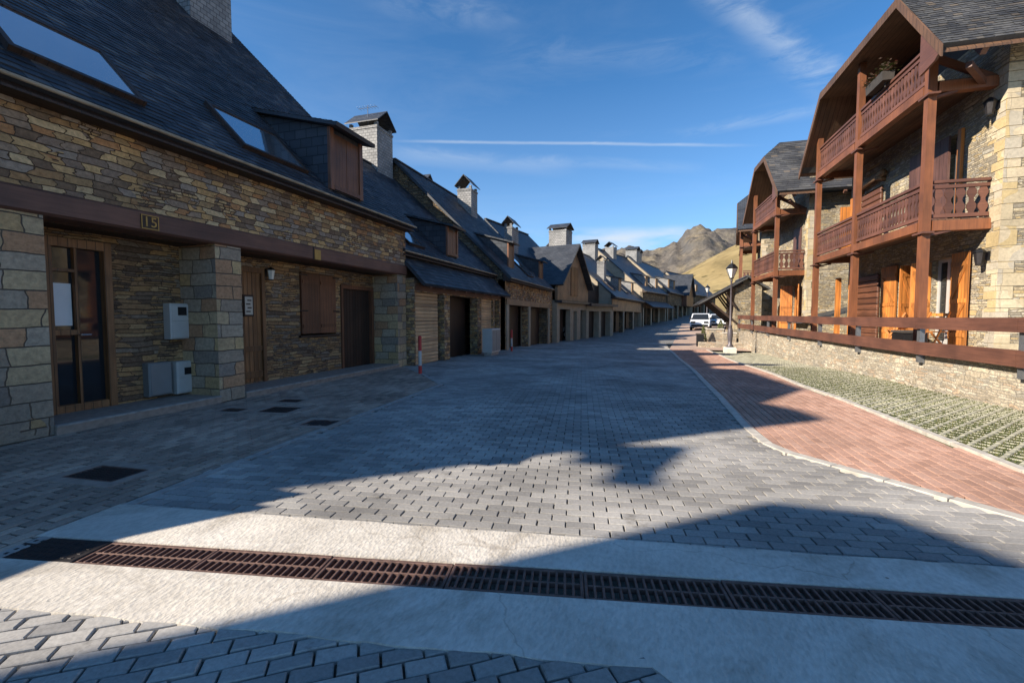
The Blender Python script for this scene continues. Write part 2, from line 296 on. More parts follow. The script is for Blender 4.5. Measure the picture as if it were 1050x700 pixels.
# ------------------------------------------------------------------ mesh helpers
class MB:
    def __init__(s): s.v = []; s.f = []; s.mi = []
    def face(s, pts, mi=0):
        n = len(s.v); s.v += [tuple(p) for p in pts]; s.f.append(tuple(range(n, n+len(pts)))); s.mi.append(mi)
    def mesh(s, vs, fs, mi=0):
        n = len(s.v); s.v += [tuple(p) for p in vs]
        for f in fs: s.f.append(tuple(i+n for i in f)); s.mi.append(mi)
    def box(s, x0, x1, y0, y1, z0, z1, mi=0):
        s.obox((0, 0, 0), (1, 0, 0), (0, 1, 0), (0, 0, 1), (x0, x1), (y0, y1), (z0, z1), mi)
    def obox(s, O, a, b, c, ra, rb, rc, mi=0, bev=0.0):
        O = Vector(O); a = Vector(a); b = Vector(b); c = Vector(c)
        if a.cross(b).dot(c) < 0: a, ra, b, rb = b, rb, a, ra
        if bev > 0:
            vs = []; k = bev
            for cz, ins in ((rc[0], 0), (rc[1]-k, 0), (rc[1], k)):
                for (u, v) in ((ra[0]+ins, rb[0]+ins), (ra[1]-ins, rb[0]+ins), (ra[1]-ins, rb[1]-ins), (ra[0]+ins, rb[1]-ins)):
                    vs.append(O+a*u+b*v+c*cz)
            fs = [(3, 2, 1, 0), (8, 9, 10, 11)]
            for q in (0, 4):
                for i in range(4):
                    j = (i+1) % 4; fs.append((q+i, q+j, q+4+j, q+4+i))
            s.mesh(vs, fs, mi); return
        vs = [O+a*x+b*y+c*z for z in rc for y in rb for x in ra]
        s.mesh(vs, [(0, 2, 3, 1), (4, 5, 7, 6), (0, 1, 5, 4), (2, 6, 7, 3), (0, 4, 6, 2), (1, 3, 7, 5)], mi)
    def prism(s, poly, d, mi=0):
        """poly: list of 3D points, extruded by vector d"""
        d = Vector(d); P = [Vector(p) for p in poly]; n = len(P)
        nrm = Vector((0, 0, 0))
        for i in range(n): nrm += (P[i]-P[0]).cross(P[(i+1) % n]-P[0])
        if nrm.dot(d) > 0: P = P[::-1]
        vs = P+[p+d for p in P]
        fs = [tuple(range(n)), tuple(range(2*n-1, n-1, -1))]
        for i in range(n):
            j = (i+1) % n; fs.append((j, i, n+i, n+j))
        s.mesh(vs, fs, mi)
    def bar(s, p, q, w, h, mi=0, up=(0, 0, 1)):
        p = Vector(p); q = Vector(q); a = (q-p); ln = a.length; a.normalize()
        u = Vector(up)
        if abs(a.dot(u)) > .98: u = Vector((1, 0, 0))
        b = u.cross(a).normalized(); c = a.cross(b)
        s.obox(p, a, b, c, (0, ln), (-w/2, w/2), (-h/2, h/2), mi)
    def tube(s, p, q, r0, r1=None, n=10, mi=0, caps=True):
        r1 = r0 if r1 is None else r1
        p = Vector(p); q = Vector(q); a = (q-p).normalized()
        u = Vector((0, 0, 1)) if abs(a.z) < .9 else Vector((1, 0, 0))
        b = u.cross(a).normalized(); c = a.cross(b)
        vs = []
        for (o, r) in ((p, r0), (q, r1)):
            for i in range(n):
                t = 2*math.pi*i/n; vs.append(o+b*(r*math.cos(t))+c*(r*math.sin(t)))
        fs = [(i, (i+1) % n, n+(i+1) % n, n+i) for i in range(n)]
        if caps: fs += [tuple(range(n-1, -1, -1)), tuple(range(n, 2*n))]
        s.mesh(vs, fs, mi)
    def lathe(s, prof, o=(0, 0, 0), n=14, mi=0, sides=None):
        n = sides or n; o = Vector(o); vs = []
        for (r, z) in prof:
            for i in range(n):
                t = 2*math.pi*(i+.5)/n; vs.append(o+Vector((r*math.cos(t), r*math.sin(t), z)))
        fs = []
        for k in range(len(prof)-1):
            for i in range(n):
                j = (i+1) % n; fs.append((k*n+i, k*n+j, (k+1)*n+j, (k+1)*n+i))
        fs.append(tuple(range(n-1, -1, -1))); fs.append(tuple(range((len(prof)-1)*n, len(prof)*n)))
        s.mesh(vs, fs, mi)
    def build(s, name, mat, parent=None, smooth=False, org=None):
        me = bpy.data.meshes.new(name)
        o3 = Vector(org) if org is not None else Vector((0, 0, 0))
        vs = [Vector(p)-o3 for p in s.v] if org is not None else s.v
        me.from_pydata([tuple(p) for p in vs], [], s.f)
        for m in (mat if isinstance(mat, (list, tuple)) else [mat]): me.materials.append(m)
        me.polygons.foreach_set('material_index', s.mi)
        if smooth: me.polygons.foreach_set('use_smooth', [True]*len(s.f))
        me.update()
        uvl = me.uv_layers.new(name='UVMap').data
        Z = Vector((0, 0, 1))
        for p in me.polygons:
            n = p.normal
            if abs(n.z) > .985: T = Vector((1, 0, 0)); B = Vector((0, 1, 0))
            else:
                T = Z.cross(n).normalized(); B = n.cross(T)
            k = 3.7*round(n.x*2)+1.3*round(n.y*2)
            for li in p.loop_indices:
                c = me.vertices[me.loops[li].vertex_index].co
                uvl[li].uv = (c.dot(T)+k, c.dot(B))
        o = bpy.data.objects.new(name, me); COL.objects.link(o)
        if parent is not None: o.parent = parent
        elif org is not None: o.location = o3
        return o
def tag(o, label=None, cat=None, group=None, kind=None):
    if label: o['label'] = label
    if cat: o['category'] = cat
    if group: o['group'] = group
    if kind: o['kind'] = kind
    return o
def root(name, label, cat, loc=(0, 0, 0), rz=0, group=None):
    o = bpy.data.objects.new(name, None); COL.objects.link(o); o.empty_display_size = .3
    o.location = loc; o.rotation_euler = (0, 0, rz)
    return tag(o, label, cat, group)
def copy_tree(o, parent=None):
    c = o.copy(); COL.objects.link(c)
    if parent is not None: c.parent = parent
    for ch in list(o.children): copy_tree(ch, c)
    return c
def clip(poly, conv):
    """Sutherland-Hodgman: poly clipped to convex CCW polygon conv (2D)"""
    out = list(poly)
    for i in range(len(conv)):
        a = conv[i]; b = conv[(i+1) % len(conv)]; ex, ey = b[0]-a[0], b[1]-a[1]
        inp, out = out, []
        for k in range(len(inp)):
            p = inp[k]; q = inp[(k+1) % len(inp)]
            dp = ex*(p[1]-a[1])-ey*(p[0]-a[0]); dq = ex*(q[1]-a[1])-ey*(q[0]-a[0])
            if dp >= 0: out.append(p)
            if (dp >= 0) != (dq >= 0):
                t = dp/(dp-dq); out.append((p[0]+(q[0]-p[0])*t, p[1]+(q[1]-p[1])*t))
        if len(out) < 3: return []
    return out
def inside(p, poly):
    r = False; n = len(poly)
    for i in range(n):
        a = poly[i]; b = poly[(i+1) % n]
        if (a[1] > p[1]) != (b[1] > p[1]) and p[0] < (b[0]-a[0])*(p[1]-a[1])/(b[1]-a[1])+a[0]: r = not r
    return r
def interp(tab, y):
    if y <= tab[0][0]: return tab[0][1]
    for (a, va), (b, vb) in zip(tab, tab[1:]):
        if y <= b:
            t = (y-a)/(b-a); t = t*t*(3-2*t); return va+(vb-va)*t
    return tab[-1][1]
LP = [(-20, 0), (12, 0), (20, -.08), (30, -.28), (41, -.25), (56, .24), (66, .85), (86, 1.8), (110, 2.4), (160, 3.4)]
RP = [(-20, 0), (9, 0), (12, -.05), (21, -.28), (27, -.36), (36, -.22), (47, .2), (56, .42), (66, .9), (86, 1.8), (110, 2.4), (160, 3.4)]
def zg(x, y):
    t = max(0, min(1, (x+7)/11)); return interp(LP, y)*(1-t)+interp(RP, y)*t

# ------------------------------------------------------------------ paving
def pavers(mb, poly, ang, w, h, gap=.01, ch=.003, dep=.035, ox=0, oy=0, jit=.0015, holes=()):
    ca, sa = math.cos(ang), math.sin(ang)
    xs = [(p[0]*ca+p[1]*sa) for p in poly]; ys = [(-p[0]*sa+p[1]*ca) for p in poly]
    r0 = int(math.floor(min(ys)/h))-1; r1 = int(math.ceil(max(ys)/h))+1
    for r in range(r0, r1):
        off = (w/2 if r % 2 else 0)+ox
        c0 = int(math.floor((min(xs)-off)/w))-1; c1 = int(math.ceil((max(xs)-off)/w))+1
        for c in range(c0, c1):
            u0 = c*w+off; v0 = r*h+oy
            cx, cy = u0+w/2, v0+h/2
            X, Y = cx*ca-cy*sa, cx*sa+cy*ca
            if not inside((X, Y), poly): continue
            if any(inside((X, Y), q) for q in holes): continue
            zc = zg(X, Y); g = gap/2; dz = random.uniform(-jit, jit); tx = random.uniform(-jit, jit); ty = random.uniform(-jit, jit)
            dx = random.uniform(-.0015, .0015); dy = random.uniform(-.0015, .0015)
            vs = []
            for ins, zz in ((g, -dep), (g, -ch), (g+ch, 0)):
                for (sx, sy) in ((-1, -1), (1, -1), (1, 1), (-1, 1)):
                    uu = cx+sx*(w/2-ins)+dx; vv = cy+sy*(h/2-ins)+dy
                    wx, wy = uu*ca-vv*sa, uu*sa+vv*ca
                    vs.append((wx, wy, zg(wx, wy)+zz+dz+tx*sx+ty*sy if abs(Y) > 9 else zz+dz+tx*sx+ty*sy))
            n = len(mb.v); mb.v += vs
            mb.f.append((n+8, n+9, n+10, n+11)); mb.mi.append(0)
            for q in (0, 4):
                for i in range(4):
                    j = (i+1) % 4; mb.f.append((n+q+i, n+q+j, n+q+4+j, n+q+4+i)); mb.mi.append(0)
def sheet(name, poly, dz, mat, step=2.0, kind='structure'):
    """flat convex sheet following the ground"""
    mb = MB(); ys = [p[1] for p in poly]; y = min(ys); cuts = [-900, -7, -4, -1.5, 1, 2.5, 4, 6, 900]
    while y < max(ys)-1e-6:
        y2 = min(max(ys), y+step)
        for xa, xb in zip(cuts, cuts[1:]):
            c = clip(poly, [(xa, y), (xb, y), (xb, y2), (xa, y2)])
            if c: mb.face([(p[0], p[1], zg(p[0], p[1])+dz) for p in c])
        y = y2
    o = mb.build(name, mat); o['kind'] = kind; return o
def strip(mb, line, w, top, bot, seg=.5, jit=0.0):
    """kerb stones along a polyline, each seg long"""
    for (a, b) in zip(line, line[1:]):
        a = Vector((*a, 0)); b = Vector((*b, 0)); d = b-a; n = max(1, round(d.length/seg)); t = d/n; nn = Vector((-d.y, d.x, 0)).normalized()
        for i in range(n):
            p = a+t*i; q = a+t*(i+1); e = t.normalized()*.004; j = random.uniform(-jit, jit)
            P = [p+e-nn*w/2, q-e-nn*w/2, q-e+nn*w/2, p+e+nn*w/2]
            P = [p_+nn*j for p_ in P]
            vs = [(v.x, v.y, zg(v.x, v.y)+bot) for v in P]
            vs += [(v.x, v.y, zg(v.x, v.y)+top-.008) for v in P]
            cen = sum(P, Vector())/4
            vs += [(v.x+(cen.x-v.x)*.03, v.y+(cen.y-v.y)*.03, zg(v.x, v.y)+top) for v in P]
            mb.mesh(vs, [(8, 9, 10, 11)]+[(q_+i_, q_+(i_+1) % 4, q_+4+(i_+1) % 4, q_+4+i_) for q_ in (0, 4) for i_ in range(4)])

DD = Vector((5.39, 1.01, 0)).normalized(); DN = Vector((-DD.y, DD.x, 0))      # drain direction / normal
DP = Vector((-3.64, 1.79, 0))
def dpt(s, t): p = DP+DD*s+DN*t; return (p.x, p.y)
LK = [(-3.55, -3), (-3.72, 1.2), (-3.86, 2.4), (-4.02, 4.2), (-4.36, 8.9), (-5.7, 10.5), (-7.1, 11.95)]   # left flush kerb
RK = [(.85, 27), (1.1, 16), (1.2, 6.6), (1.27, 5.8), (1.42, 5.45), (2.6, 4.12), (3.6, 3.05)]            # kerb of red pavement
GK = [(2.85, 27), (2.98, 18), (3.1, 11.3), (3.35, 5.4), (3.62, 1.8)]                                      # kerb red / grass grid
# ground and beds
mb = MB(); xs = [-3000, -400, -120, -60, -40, -25, -12, -8, -5, -2, 1, 4, 6, 10, 20, 40, 80, 160, 400, 3000]
ysl = [-3000, -300, -60, -30, -15, 0, 5, 9, 11, 13, 15, 18, 21, 24, 27, 30, 34, 38, 42, 47, 52, 57, 62, 67, 75, 86, 100, 120, 160, 400, 3000]
vs = [(x, y, zg(x, y)-.16) for y in ysl for x in xs]; nx = len(xs)
mb.mesh(vs, [(j*nx+i, j*nx+i+1, (j+1)*nx+i+1, (j+1)*nx+i) for j in range(len(ysl)-1) for i in range(nx-1)])
mb.build('ground', M['far_ground'])['kind'] = 'structure'
sheet('paving_bed', [(-9, 2.0), (-3.9, 2.0), (-3.9, 2.35), (3.5, 3.47), (3.3, 5.4), (3.05, 11.3), (2.9, 27), (2.9, 34), (-9, 34)], -.024, M['bed'], 1.0)
sheet('paving_bed', [(-9, -6), (-3.8, -6), (-3.8, 2.0), (-9, 2.0)], -.024, M['bed'], 4.0)
sheet('paving_bed', [(-3.8, -6), (.2, -6), (.1, 1.8), (-3.8, 1.2)], -.024, M['bed'], 1.0)
sheet('road_far', [(-11, 31.5), (4.0, 31.5), (16, 110), (-4, 110)], -.008, M['far_road'], 2.0)
sheet('forecourt', [(.9, 26.9), (6, 26.9), (11, 62), (3.5, 62)], .002, M['far_pink'], 2.0)
mb = MB(); rd = 8.5*math.pi/180
road_poly = [(-3.9, 2.33), (-4.0, 4.2), (-4.34, 8.9), (-5.68, 10.52), (-7.1, 11.97), (-6.9, 32), (.8, 32), (.8, 27), (1.06, 16), (1.16, 6.6), (1.24, 5.8), (1.4, 5.4), (2.56, 4.1), (3.3, 3.42)]
pavers(mb, road_poly, rd, .2, .1)
mb.build('road', M['paver_grey'])['kind'] = 'structure'
mb = MB(); pavers(mb, [(-4.2, -4), (.3, -4), (.12, 1.86), (-.1, 1.98), (-4.2, 1.3)], R(34.8), .18, .094, .011, .005, .03, .03, .02, .003)
mb.build('foreground_paving', M['paver_grey'])['kind'] = 'structure'
mb = MB(); mb2 = MB()
MH = [((-4.83, 2.86), .58, .34, 4), ((-5.56, 5.68), .5, .42, 8), ((-4.34, 5.13), .42, .34, 8), ((-5.98, 6.35), .4, .26, 8), ((-6.25, 5.45), .34, .24, 8)]
def mhpoly(c, w, h, a, g=.0):
    ca, sa = math.cos(R(a)), math.sin(R(a))
    return [(c[0]+x*ca-y*sa, c[1]+x*sa+y*ca) for x, y in ((-w/2-g, -h/2-g), (w/2+g, -h/2-g), (w/2+g, h/2+g), (-w/2-g, h/2+g))]
pavers(mb, [(-7.02, -4), (-3.6, -4), (-3.76, 1.2), (-3.9, 2.4), (-4.06, 4.2), (-4.4, 8.9), (-5.74, 10.48), (-7.02, 11.85)], R(90+3.5), .2, .1, .017, .005, .04, holes=[mhpoly(*m[:3], m[3]) for m in MH])
mb.build('left_pavement', M['paver_left'])['kind'] = 'structure'
mb = MB(); pavers(mb, [(.9, 27), (1.12, 16), (1.22, 6.6), (1.3, 5.8), (1.5, 5.4), (2.7, 4.1), (3.5, 3.2), (3.5, 3.2), (3.42, 4.5), (3.3, 5.4), (3.05, 11.3), (2.93, 18), (2.8, 27)], R(90+.8), .2, .1)
mb.build('red_pavement', M['paver_red'])['kind'] = 'structure'
mb = MB(); strip(mb, LK, .09, .004, -.1, .6, .004); mb.build('left_kerb', M['kerb_dark'])['kind'] = 'structure'
mb = MB(); strip(mb, RK, .11, .012, -.1, .5, .006); strip(mb, GK, .09, .03, -.1, .5, .004)
mb.build('right_kerb', M['kerb'])['kind'] = 'structure'
# manhole covers in the left pavement
MHL = ['large dark manhole cover nearest the drain end', 'dark rectangular manhole cover in front of the stone pillar', 'dark manhole cover beside the left kerb line',
       'small manhole cover behind another, farthest from the kerb line and up the pavement', 'tiny dark cover at the foot of the middle stone pillar']
for (c, w, h, a), lb in zip(MH, MHL):
    r_ = root('manhole_cover', lb, 'manhole cover', (c[0], c[1], 0), R(a), 'manhole covers in the left pavement')
    m_ = MB(); m_.obox((0, 0, 0), (1, 0, 0), (0, 1, 0), (0, 0, 1), (-w/2+.03, w/2-.03), (-h/2+.03, h/2-.03), (-.03, 0), 0, .004)
    for i in range(int(w/.05)-1):
        for j in range(int(h/.05)-1):
            x = -w/2+.05+i*.05; y = -h/2+.05+j*.05
            m_.obox((x, y, 0), (1, 0, 0), (0, 1, 0), (0, 0, 1), (-.014, .014), (-.014, .014), (-.002, .003), 0, .002)
    m_.build('lid', M['iron'], r_)
    m_ = MB()
    for (x0, x1, y0, y1) in ((-w/2, w/2, -h/2, -h/2+.025), (-w/2, w/2, h/2-.025, h/2), (-w/2, -w/2+.025, -h/2+.025, h/2-.025), (w/2-.025, w/2, -h/2+.025, h/2-.025)): m_.box(x0, x1, y0, y1, -.04, .002)
    m_.build('frame', M['rust'], r_)
    m_ = MB(); g = .11
    for (x0, x1, y0, y1) in ((-w/2-g, w/2+g, -h/2-g, -h/2-.002), (-w/2-g, w/2+g, h/2+.002, h/2+g), (-w/2-g, -w/2-.002, -h/2, h/2), (w/2+.002, w/2+g, -h/2, h/2)): m_.box(x0, x1, y0, y1, -.04, .0045)
    m_.build('surround', M['surround'], r_)
# concrete apron with the drain channel across it
def slab(name, poly, top, bot, mat):
    m_ = MB(); m_.prism([(p[0], p[1], bot) for p in poly], (0, 0, top-bot)); o = m_.build(name, mat); o['kind'] = 'structure'; return o
def wavy(a, b, n, amp, seed):
    out = []
    for i in range(n+1):
        t = i/n; x = a[0]+(b[0]-a[0])*t; y = a[1]+(b[1]-a[1])*t
        k = mnoise.noise(Vector((x*4, y*4, seed)))*amp if 0 < i < n else 0
        out.append((x, y+k))
    return out
north = [dpt(-.22, .135), dpt(8.6, .135)]+wavy((4.75, 3.72), (-3.92, 2.4), 60, .02, 3)
slab('concrete_apron', north, .006, -.2, M['concrete'])
south = [dpt(8.6, -.135), dpt(-.3, -.135), (-3.95, 1.2)]+wavy((-3.6, 1.26), (-.15, 1.86), 40, .022, 9)+[(.02, 1.9), (.1, 1.84), (.22, 1.5), (.3, 0), (.32, -4), (7, -4), (7, 3)]
slab('concrete_apron', south, .006, -.2, M['concrete'])
m_ = MB(); a, b = dpt(-.3, 0), dpt(8.6, 0)
m_.obox((DP.x, DP.y, 0), DD, DN, (0, 0, 1), (-.3, 8.6), (-.132, .132), (-.17, -.15)); m_.build('drain_channel', M['pit'])['kind'] = 'structure'
GL = .75
def grate_mesh():
    m_ = MB(); O = (0, 0, 0); X, Yv, Z = (1, 0, 0), (0, 1, 0), (0, 0, 1)
    for t in (-.118, .118): m_.obox((0, t, 0), X, Yv, Z, (.004, GL-.004), (-.012, .012), (-.03, 0), 0, .003)
    for s in (.012, GL-.012): m_.obox((s, 0, 0), X, Yv, Z, (-.009, .009), (-.106, .106), (-.03, -.0005), 0, .003)
    for (y0, y1) in ((-.106, -.006), (.006, .106)):
        k = 16
        for i in range(1, k):
            s = .012+(GL-.024)*i/k; m_.obox((s, 0, 0), X, Yv, Z, (-.0075, .0075), (y0, y1), (-.03, -.001), 0, .003)
    m_.obox(O, X, Yv, Z, (.021, GL-.021), (-.006, .006), (-.03, -.0007), 0, .002)
    return m_
dang = math.atan2(DD.y, DD.x)
names = ['leftmost slotted grate of the drain, next to the solid iron plate', 'second rusty slotted drain grate from the left, in full sun', 'third rusty drain grate from the left, the last fully sunlit one',
         'fourth drain grate from the left, where the sunlight ends across it', 'fifth drain grate from the left, just right of where the sunlight ends', 'sixth drain grate from the left, in shade below the peak of the shadow',
         'rightmost drain grate, cut by the right edge of the picture']
g0 = None
for i in range(7):
    s = .36+i*GL; p = dpt(s, 0)
    if g0 is None: g = g0 = grate_mesh().build('drain_grate', M['rust'])
    else: g = g0.copy(); COL.objects.link(g)
    g.location = (p[0], p[1], .001+random.uniform(-.002, .002)); g.rotation_euler = (R(random.uniform(-.4, .4)), 0, dang)
    tag(g, names[i], 'drain grate', 'slotted grates of the drain across the road')
m_ = MB(); m_.obox((0, 0, 0), (1, 0, 0), (0, 1, 0), (0, 0, 1), (0, .55), (-.128, .128), (-.03, 0), 0, .004)
for i in range(10):
    for j in range(4): m_.obox((.05+i*.05, -.08+j*.053, 0), (1, 0, 0), (0, 1, 0), (0, 0, 1), (-.012, .012), (-.012, .012), (-.001, .003), 0, .002)
o = m_.build('drain_cover', M['iron']); p = dpt(-.2, 0); o.location = (p[0], p[1], .002); o.rotation_euler = (0, 0, dang)
tag(o, 'solid dark iron plate closing the left end of the drain', 'drain cover')
# grass grid paving: pale concrete lattice with grass growing in the cells
WX = lambda y: 5.5-.025*(y-9)
m_ = MB(); gm = MB()
GKS = sorted([(p[1], p[0]) for p in GK])
def gx(y):
    for (a, va), (b, vb) in zip(GKS, GKS[1:]):
        if y <= b: return va+(vb-va)*(y-a)/(b-a)+.05
    return GKS[-1][1]+.05
P_ = .165; d1 = Vector((math.sin(R(40)), math.cos(R(40)), 0)); d2 = Vector((d1.y, -d1.x, 0)); BWD = .052
gpoly = [(gx(3.0), 3.0), (WX(3)+.1, 3.0), (WX(25.5)+.1, 25.5), (gx(25.5), 25.5), (gx(18), 18), (gx(11.3), 11.3), (gx(5.4), 5.4)]
for a in range(-10, 140):
    for b in range(-130, 60):
        c = d1*(a*P_)+d2*(b*P_); X, Y = c.x, c.y
        if Y < 2.9 or Y > 25.6 or not inside((X, Y), gpoly): continue
        z = zg(X, Y)
        m_.obox(c, d1, d2, (0, 0, 1), (-P_/2+.002, P_/2-.002), (-BWD/2, BWD/2), (z-.07, z+random.uniform(-.003, .003)), 0, .009)
        m_.obox(c+d1*(P_/2), d1, d2, (0, 0, 1), (-BWD*.3, BWD*.3), (BWD/2+.001, P_-BWD/2-.001), (z-.07, z-.004+random.uniform(-.003, .002)), 0, .006)
        if Y > 17: continue
        dens = mnoise.noise(Vector((X*.7, Y*.5, 2))); cc = c+d2*(P_/2)
        for k in range(int(max(2, 26+dens*30))):
            q = cc+d1*random.uniform(-.055, .055)+d2*random.uniform(-.055, .055); t = random.random()*6.28; hgt = random.uniform(.02, .048); w = .009
            gm.face([(q.x-w*math.cos(t), q.y-w*math.sin(t), z-.02), (q.x+w*math.cos(t), q.y+w*math.sin(t), z-.02), (q.x+random.uniform(-.02, .02), q.y+random.uniform(-.02, .02), z-.026+hgt)])
m_.build('grid_paving', M['lattice'])['kind'] = 'structure'
tag(gm.build('grass', M['grass']), 'short green grass growing in the cells of the pale grid paving', 'grass', kind='stuff')
sheet('grid_soil', [(2.85, 2.5), (5.7, 2.5), (5.5, 25.5), (2.7, 25.5)], -.014, M['soil'], 1.0)

# ------------------------------------------------------------------ building helpers
def wall_grid(mb, axis, p0, p1, a0, a1, z0, z1, openings, mi=0):
    """solid wall from boxes; axis 'x': thickness along x (p0..p1), runs along y"""
    As = sorted({a0, a1, *[v for o in openings for v in o[:2] if a0 < v < a1]}); Zs = sorted({z0, z1, *[v for o in openings for v in o[2:4] if z0 < v < z1]})
    for i in range(len(As)-1):
        run = None
        for k in range(len(Zs)-1):
            ca, cz = (As[i]+As[i+1])/2, (Zs[k]+Zs[k+1])/2
            hole = any(o[0] < ca < o[1] and o[2] < cz < o[3] for o in openings)
            if not hole:
                if run is None: run = [Zs[k], Zs[k+1]]
                else: run[1] = Zs[k+1]
            if (hole or k == len(Zs)-2) and run:
                if axis == 'x': mb.box(p0, p1, As[i], As[i+1], run[0], run[1], mi)
                else: mb.box(As[i], As[i+1], p0, p1, run[0], run[1], mi)
                run = None
def slates(mb, O, U, V, poly, tw, th, lift=.012):
    """overlapping slates laid on plane O + u*U + v*V inside convex polygon poly (u,v)"""
    O = Vector(O); U = Vector(U).normalized(); V = Vector(V).normalized(); Nn = U.cross(V)
    if Nn.z < 0: Nn = -Nn
    ar = sum(poly[i][0]*poly[(i+1) % len(poly)][1]-poly[(i+1) % len(poly)][0]*poly[i][1] for i in range(len(poly)))
    cv = poly if ar > 0 else poly[::-1]
    us = [p[0] for p in poly]; vsx = [p[1] for p in poly]
    for r in range(int(math.floor(min(vsx)/th)), int(math.ceil(max(vsx)/th))):
        v0, v1 = r*th, (r+1)*th
        u = math.floor(min(us)/tw)*tw-tw+(tw/2 if r % 2 else 0)+random.uniform(-.02, .02)
        while u < max(us):
            w = tw*random.uniform(.8, 1.2)
            q = clip([(u+.003, v0), (u+w-.003, v0), (u+w-.003, v1), (u+.003, v1)], cv)
            if len(q) >= 3:
                dz = random.uniform(-.003, .004); sl = random.uniform(-.004, .004)
                P = [O+U*a+V*b+Nn*(lift*(1-(b-v0)/th)+.004+dz+sl*((a-u)/w-.5)) for a, b in q]
                n = len(mb.v); mb.v += [tuple(p) for p in P]; mb.f.append(tuple(range(n, n+len(P)))); mb.mi.append(0)
                lo = [i for i in range(len(q)) if abs(q[i][1]-v0) < 1e-6 and abs(q[(i+1) % len(q)][1]-v0) < 1e-6]
                for i in lo:
                    j = (i+1) % len(q); a_, b_ = P[i], P[j]
                    n2 = len(mb.v); mb.v += [tuple(a_-Nn*(lift+.004)), tuple(b_-Nn*(lift+.004))]
                    mb.f.append((n+i, n2, n2+1, n+j)); mb.mi.append(0)
            u += w
def roof_plane(mb, O, U, V, poly, tile=None, thick=.1):
    O = Vector(O); U = Vector(U).normalized(); V = Vector(V).normalized(); Nn = U.cross(V)
    if Nn.z < 0: Nn = -Nn
    mb.prism([O+U*a+V*b for a, b in poly], -Nn*thick)
    if tile: slates(mb, O, U, V, poly, *tile)
def onplane(O, U, V, u, v, w=0):
    O = Vector(O); U = Vector(U).normalized(); V = Vector(V).normalized(); Nn = U.cross(V)
    if Nn.z < 0: Nn = -Nn
    return O+U*u+V*v+Nn*w
def chimney(parent, x0, x1, y0, y1, z0, z1, capax='x', caph=.5, mat=None, over=.14):
    m_ = MB(); m_.box(x0, x1, y0, y1, z0, z1)
    m_.box(x0-.03, x1+.03, y0-.03, y1+.03, z1-.12, z1-.03)
    for (x, y) in ((x0+.08, y0+.08), (x1-.08, y0+.08), (x0+.08, y1-.08), (x1-.08, y1-.08)): m_.box(x-.07, x+.07, y-.07, y+.07, z1, z1+.17)
    c = m_.build('chimney', mat or M['slate_clad'], parent)
    m_ = MB(); z = z1+.17; t = .05
    if capax == 'x':       # ridge along x
        ym = (y0+y1)/2; a, b = x0-over, x1+over
        for s in (-1, 1):
            ye = ym+s*((y1-y0)/2+over); m_.prism([(a, ye, z-.03), (a, ym, z+caph), (a, ym, z+caph+t), (a, ye, z+t-.03)], (b-a, 0, 0))
    else:
        xm = (x0+x1)/2; a, b = y0-over, y1+over
        for s in (-1, 1):
            xe = xm+s*((x1-x0)/2+over); m_.prism([(xe, a, z-.03), (xm, a, z+caph), (xm, a, z+caph+t), (xe, a, z+t-.03)], (0, b-a, 0))
    m_.box(x0+.05, x1-.05, y0+.05, y1-.05, z1-.01, z1+.03)
    m_.build('cap', M['slate_far'], c)
    return c
def skylight(parent, O, U, V, u0, u1, v0, v1):
    m_ = MB(); O = Vector(O); U = Vector(U).normalized(); V = Vector(V).normalized(); W = U.cross(V)
    if W.z < 0: W = -W
    f = .07
    for (a, b, c, d) in ((u0, u1, v0, v0+f), (u0, u1, v1-f, v1), (u0, u0+f, v0+f, v1-f), (u1-f, u1, v0+f, v1-f)):
        m_.obox(O, U, V, W, (a, b), (c, d), (-.02, .09))
    fr = m_.build('skylight', M['wood_dark'], parent)
    m_ = MB(); m_.obox(O, U, V, W, (u0+f, u1-f), (v0+f, v1-f), (-.02, .07)); m_.build('glass', M['sky_glass'], fr)
def dormer(parent, y0, y1, xf, zb, zt, plane, slope=.26, shutter=None, tile=None, cheek=None, over=.32):
    """shed dormer on a street-side slope; plane(x)->z of main roof in local coordinates, street is +x"""
    # where catslide roof meets the main roof
    x = xf
    while plane(x) < zt+slope*(xf-x) and x > xf-6: x -= .02
    xb = x; zbk = zt+slope*(xf-xb)
    m_ = MB()
    for (a, b) in ((y0, y0+.08), (y1-.08, y1)):
        m_.prism([(xf, a, zb-.05), (xf, a, zt), (xb, a, zbk), (xb, a, plane(xb)-.2), (xf, a, plane(xf)-.2)] if plane(xf)-.2 < zb-.05 else [(xf, a, zb-.05), (xf, a, zt), (xb, a, zbk), (xb, a, zbk-.25)], (0, b-a, 0))
    m_.box(xf-.1, xf, y0+.08, y1-.08, zb-.05, zb+.06); m_.box(xf-.1, xf, y0+.08, y1-.08, zt-.1, zt)
    d = m_.build('dormer', cheek or M['slate_cheek'], parent)
    m_ = MB(); p = Vector((xf+over, y0-.14, zt+.02-slope*over)); Vv = Vector((xb-.1-xf-over, 0, (over+xf-xb+.1)*slope))
    roof_plane(m_, p+Vector((0, 0, .07)), (0, 1, 0), Vv, [(0, 0), (y1-y0+.28, 0), (y1-y0+.28, Vv.length), (0, Vv.length)], tile, .07)
    m_.build('dormer_roof', M['slate'] if tile else M['slate_far'], d)
    m_ = MB(); n = max(2, round((y1-y0-.2)/.45)); w = (y1-y0-.2)/n
    for i in range(n): m_.box(xf-.05, xf+.02, y0+.1+i*w+.008, y0+.1+(i+1)*w-.008, zb+.06, zt-.1)
    m_.box(xf-.03, xf+.045, y0-.02, y0+.1, zb-.05, zt-.005); m_.box(xf-.03, xf+.045, y1-.1, y1+.02, zb-.05, zt-.005); m_.box(xf-.02, xf+.05, y0+.1, y1-.1, zb-.03, zb+.06)
    m_.build('shutter', shutter or M['wood_shutter'], d)
    return d
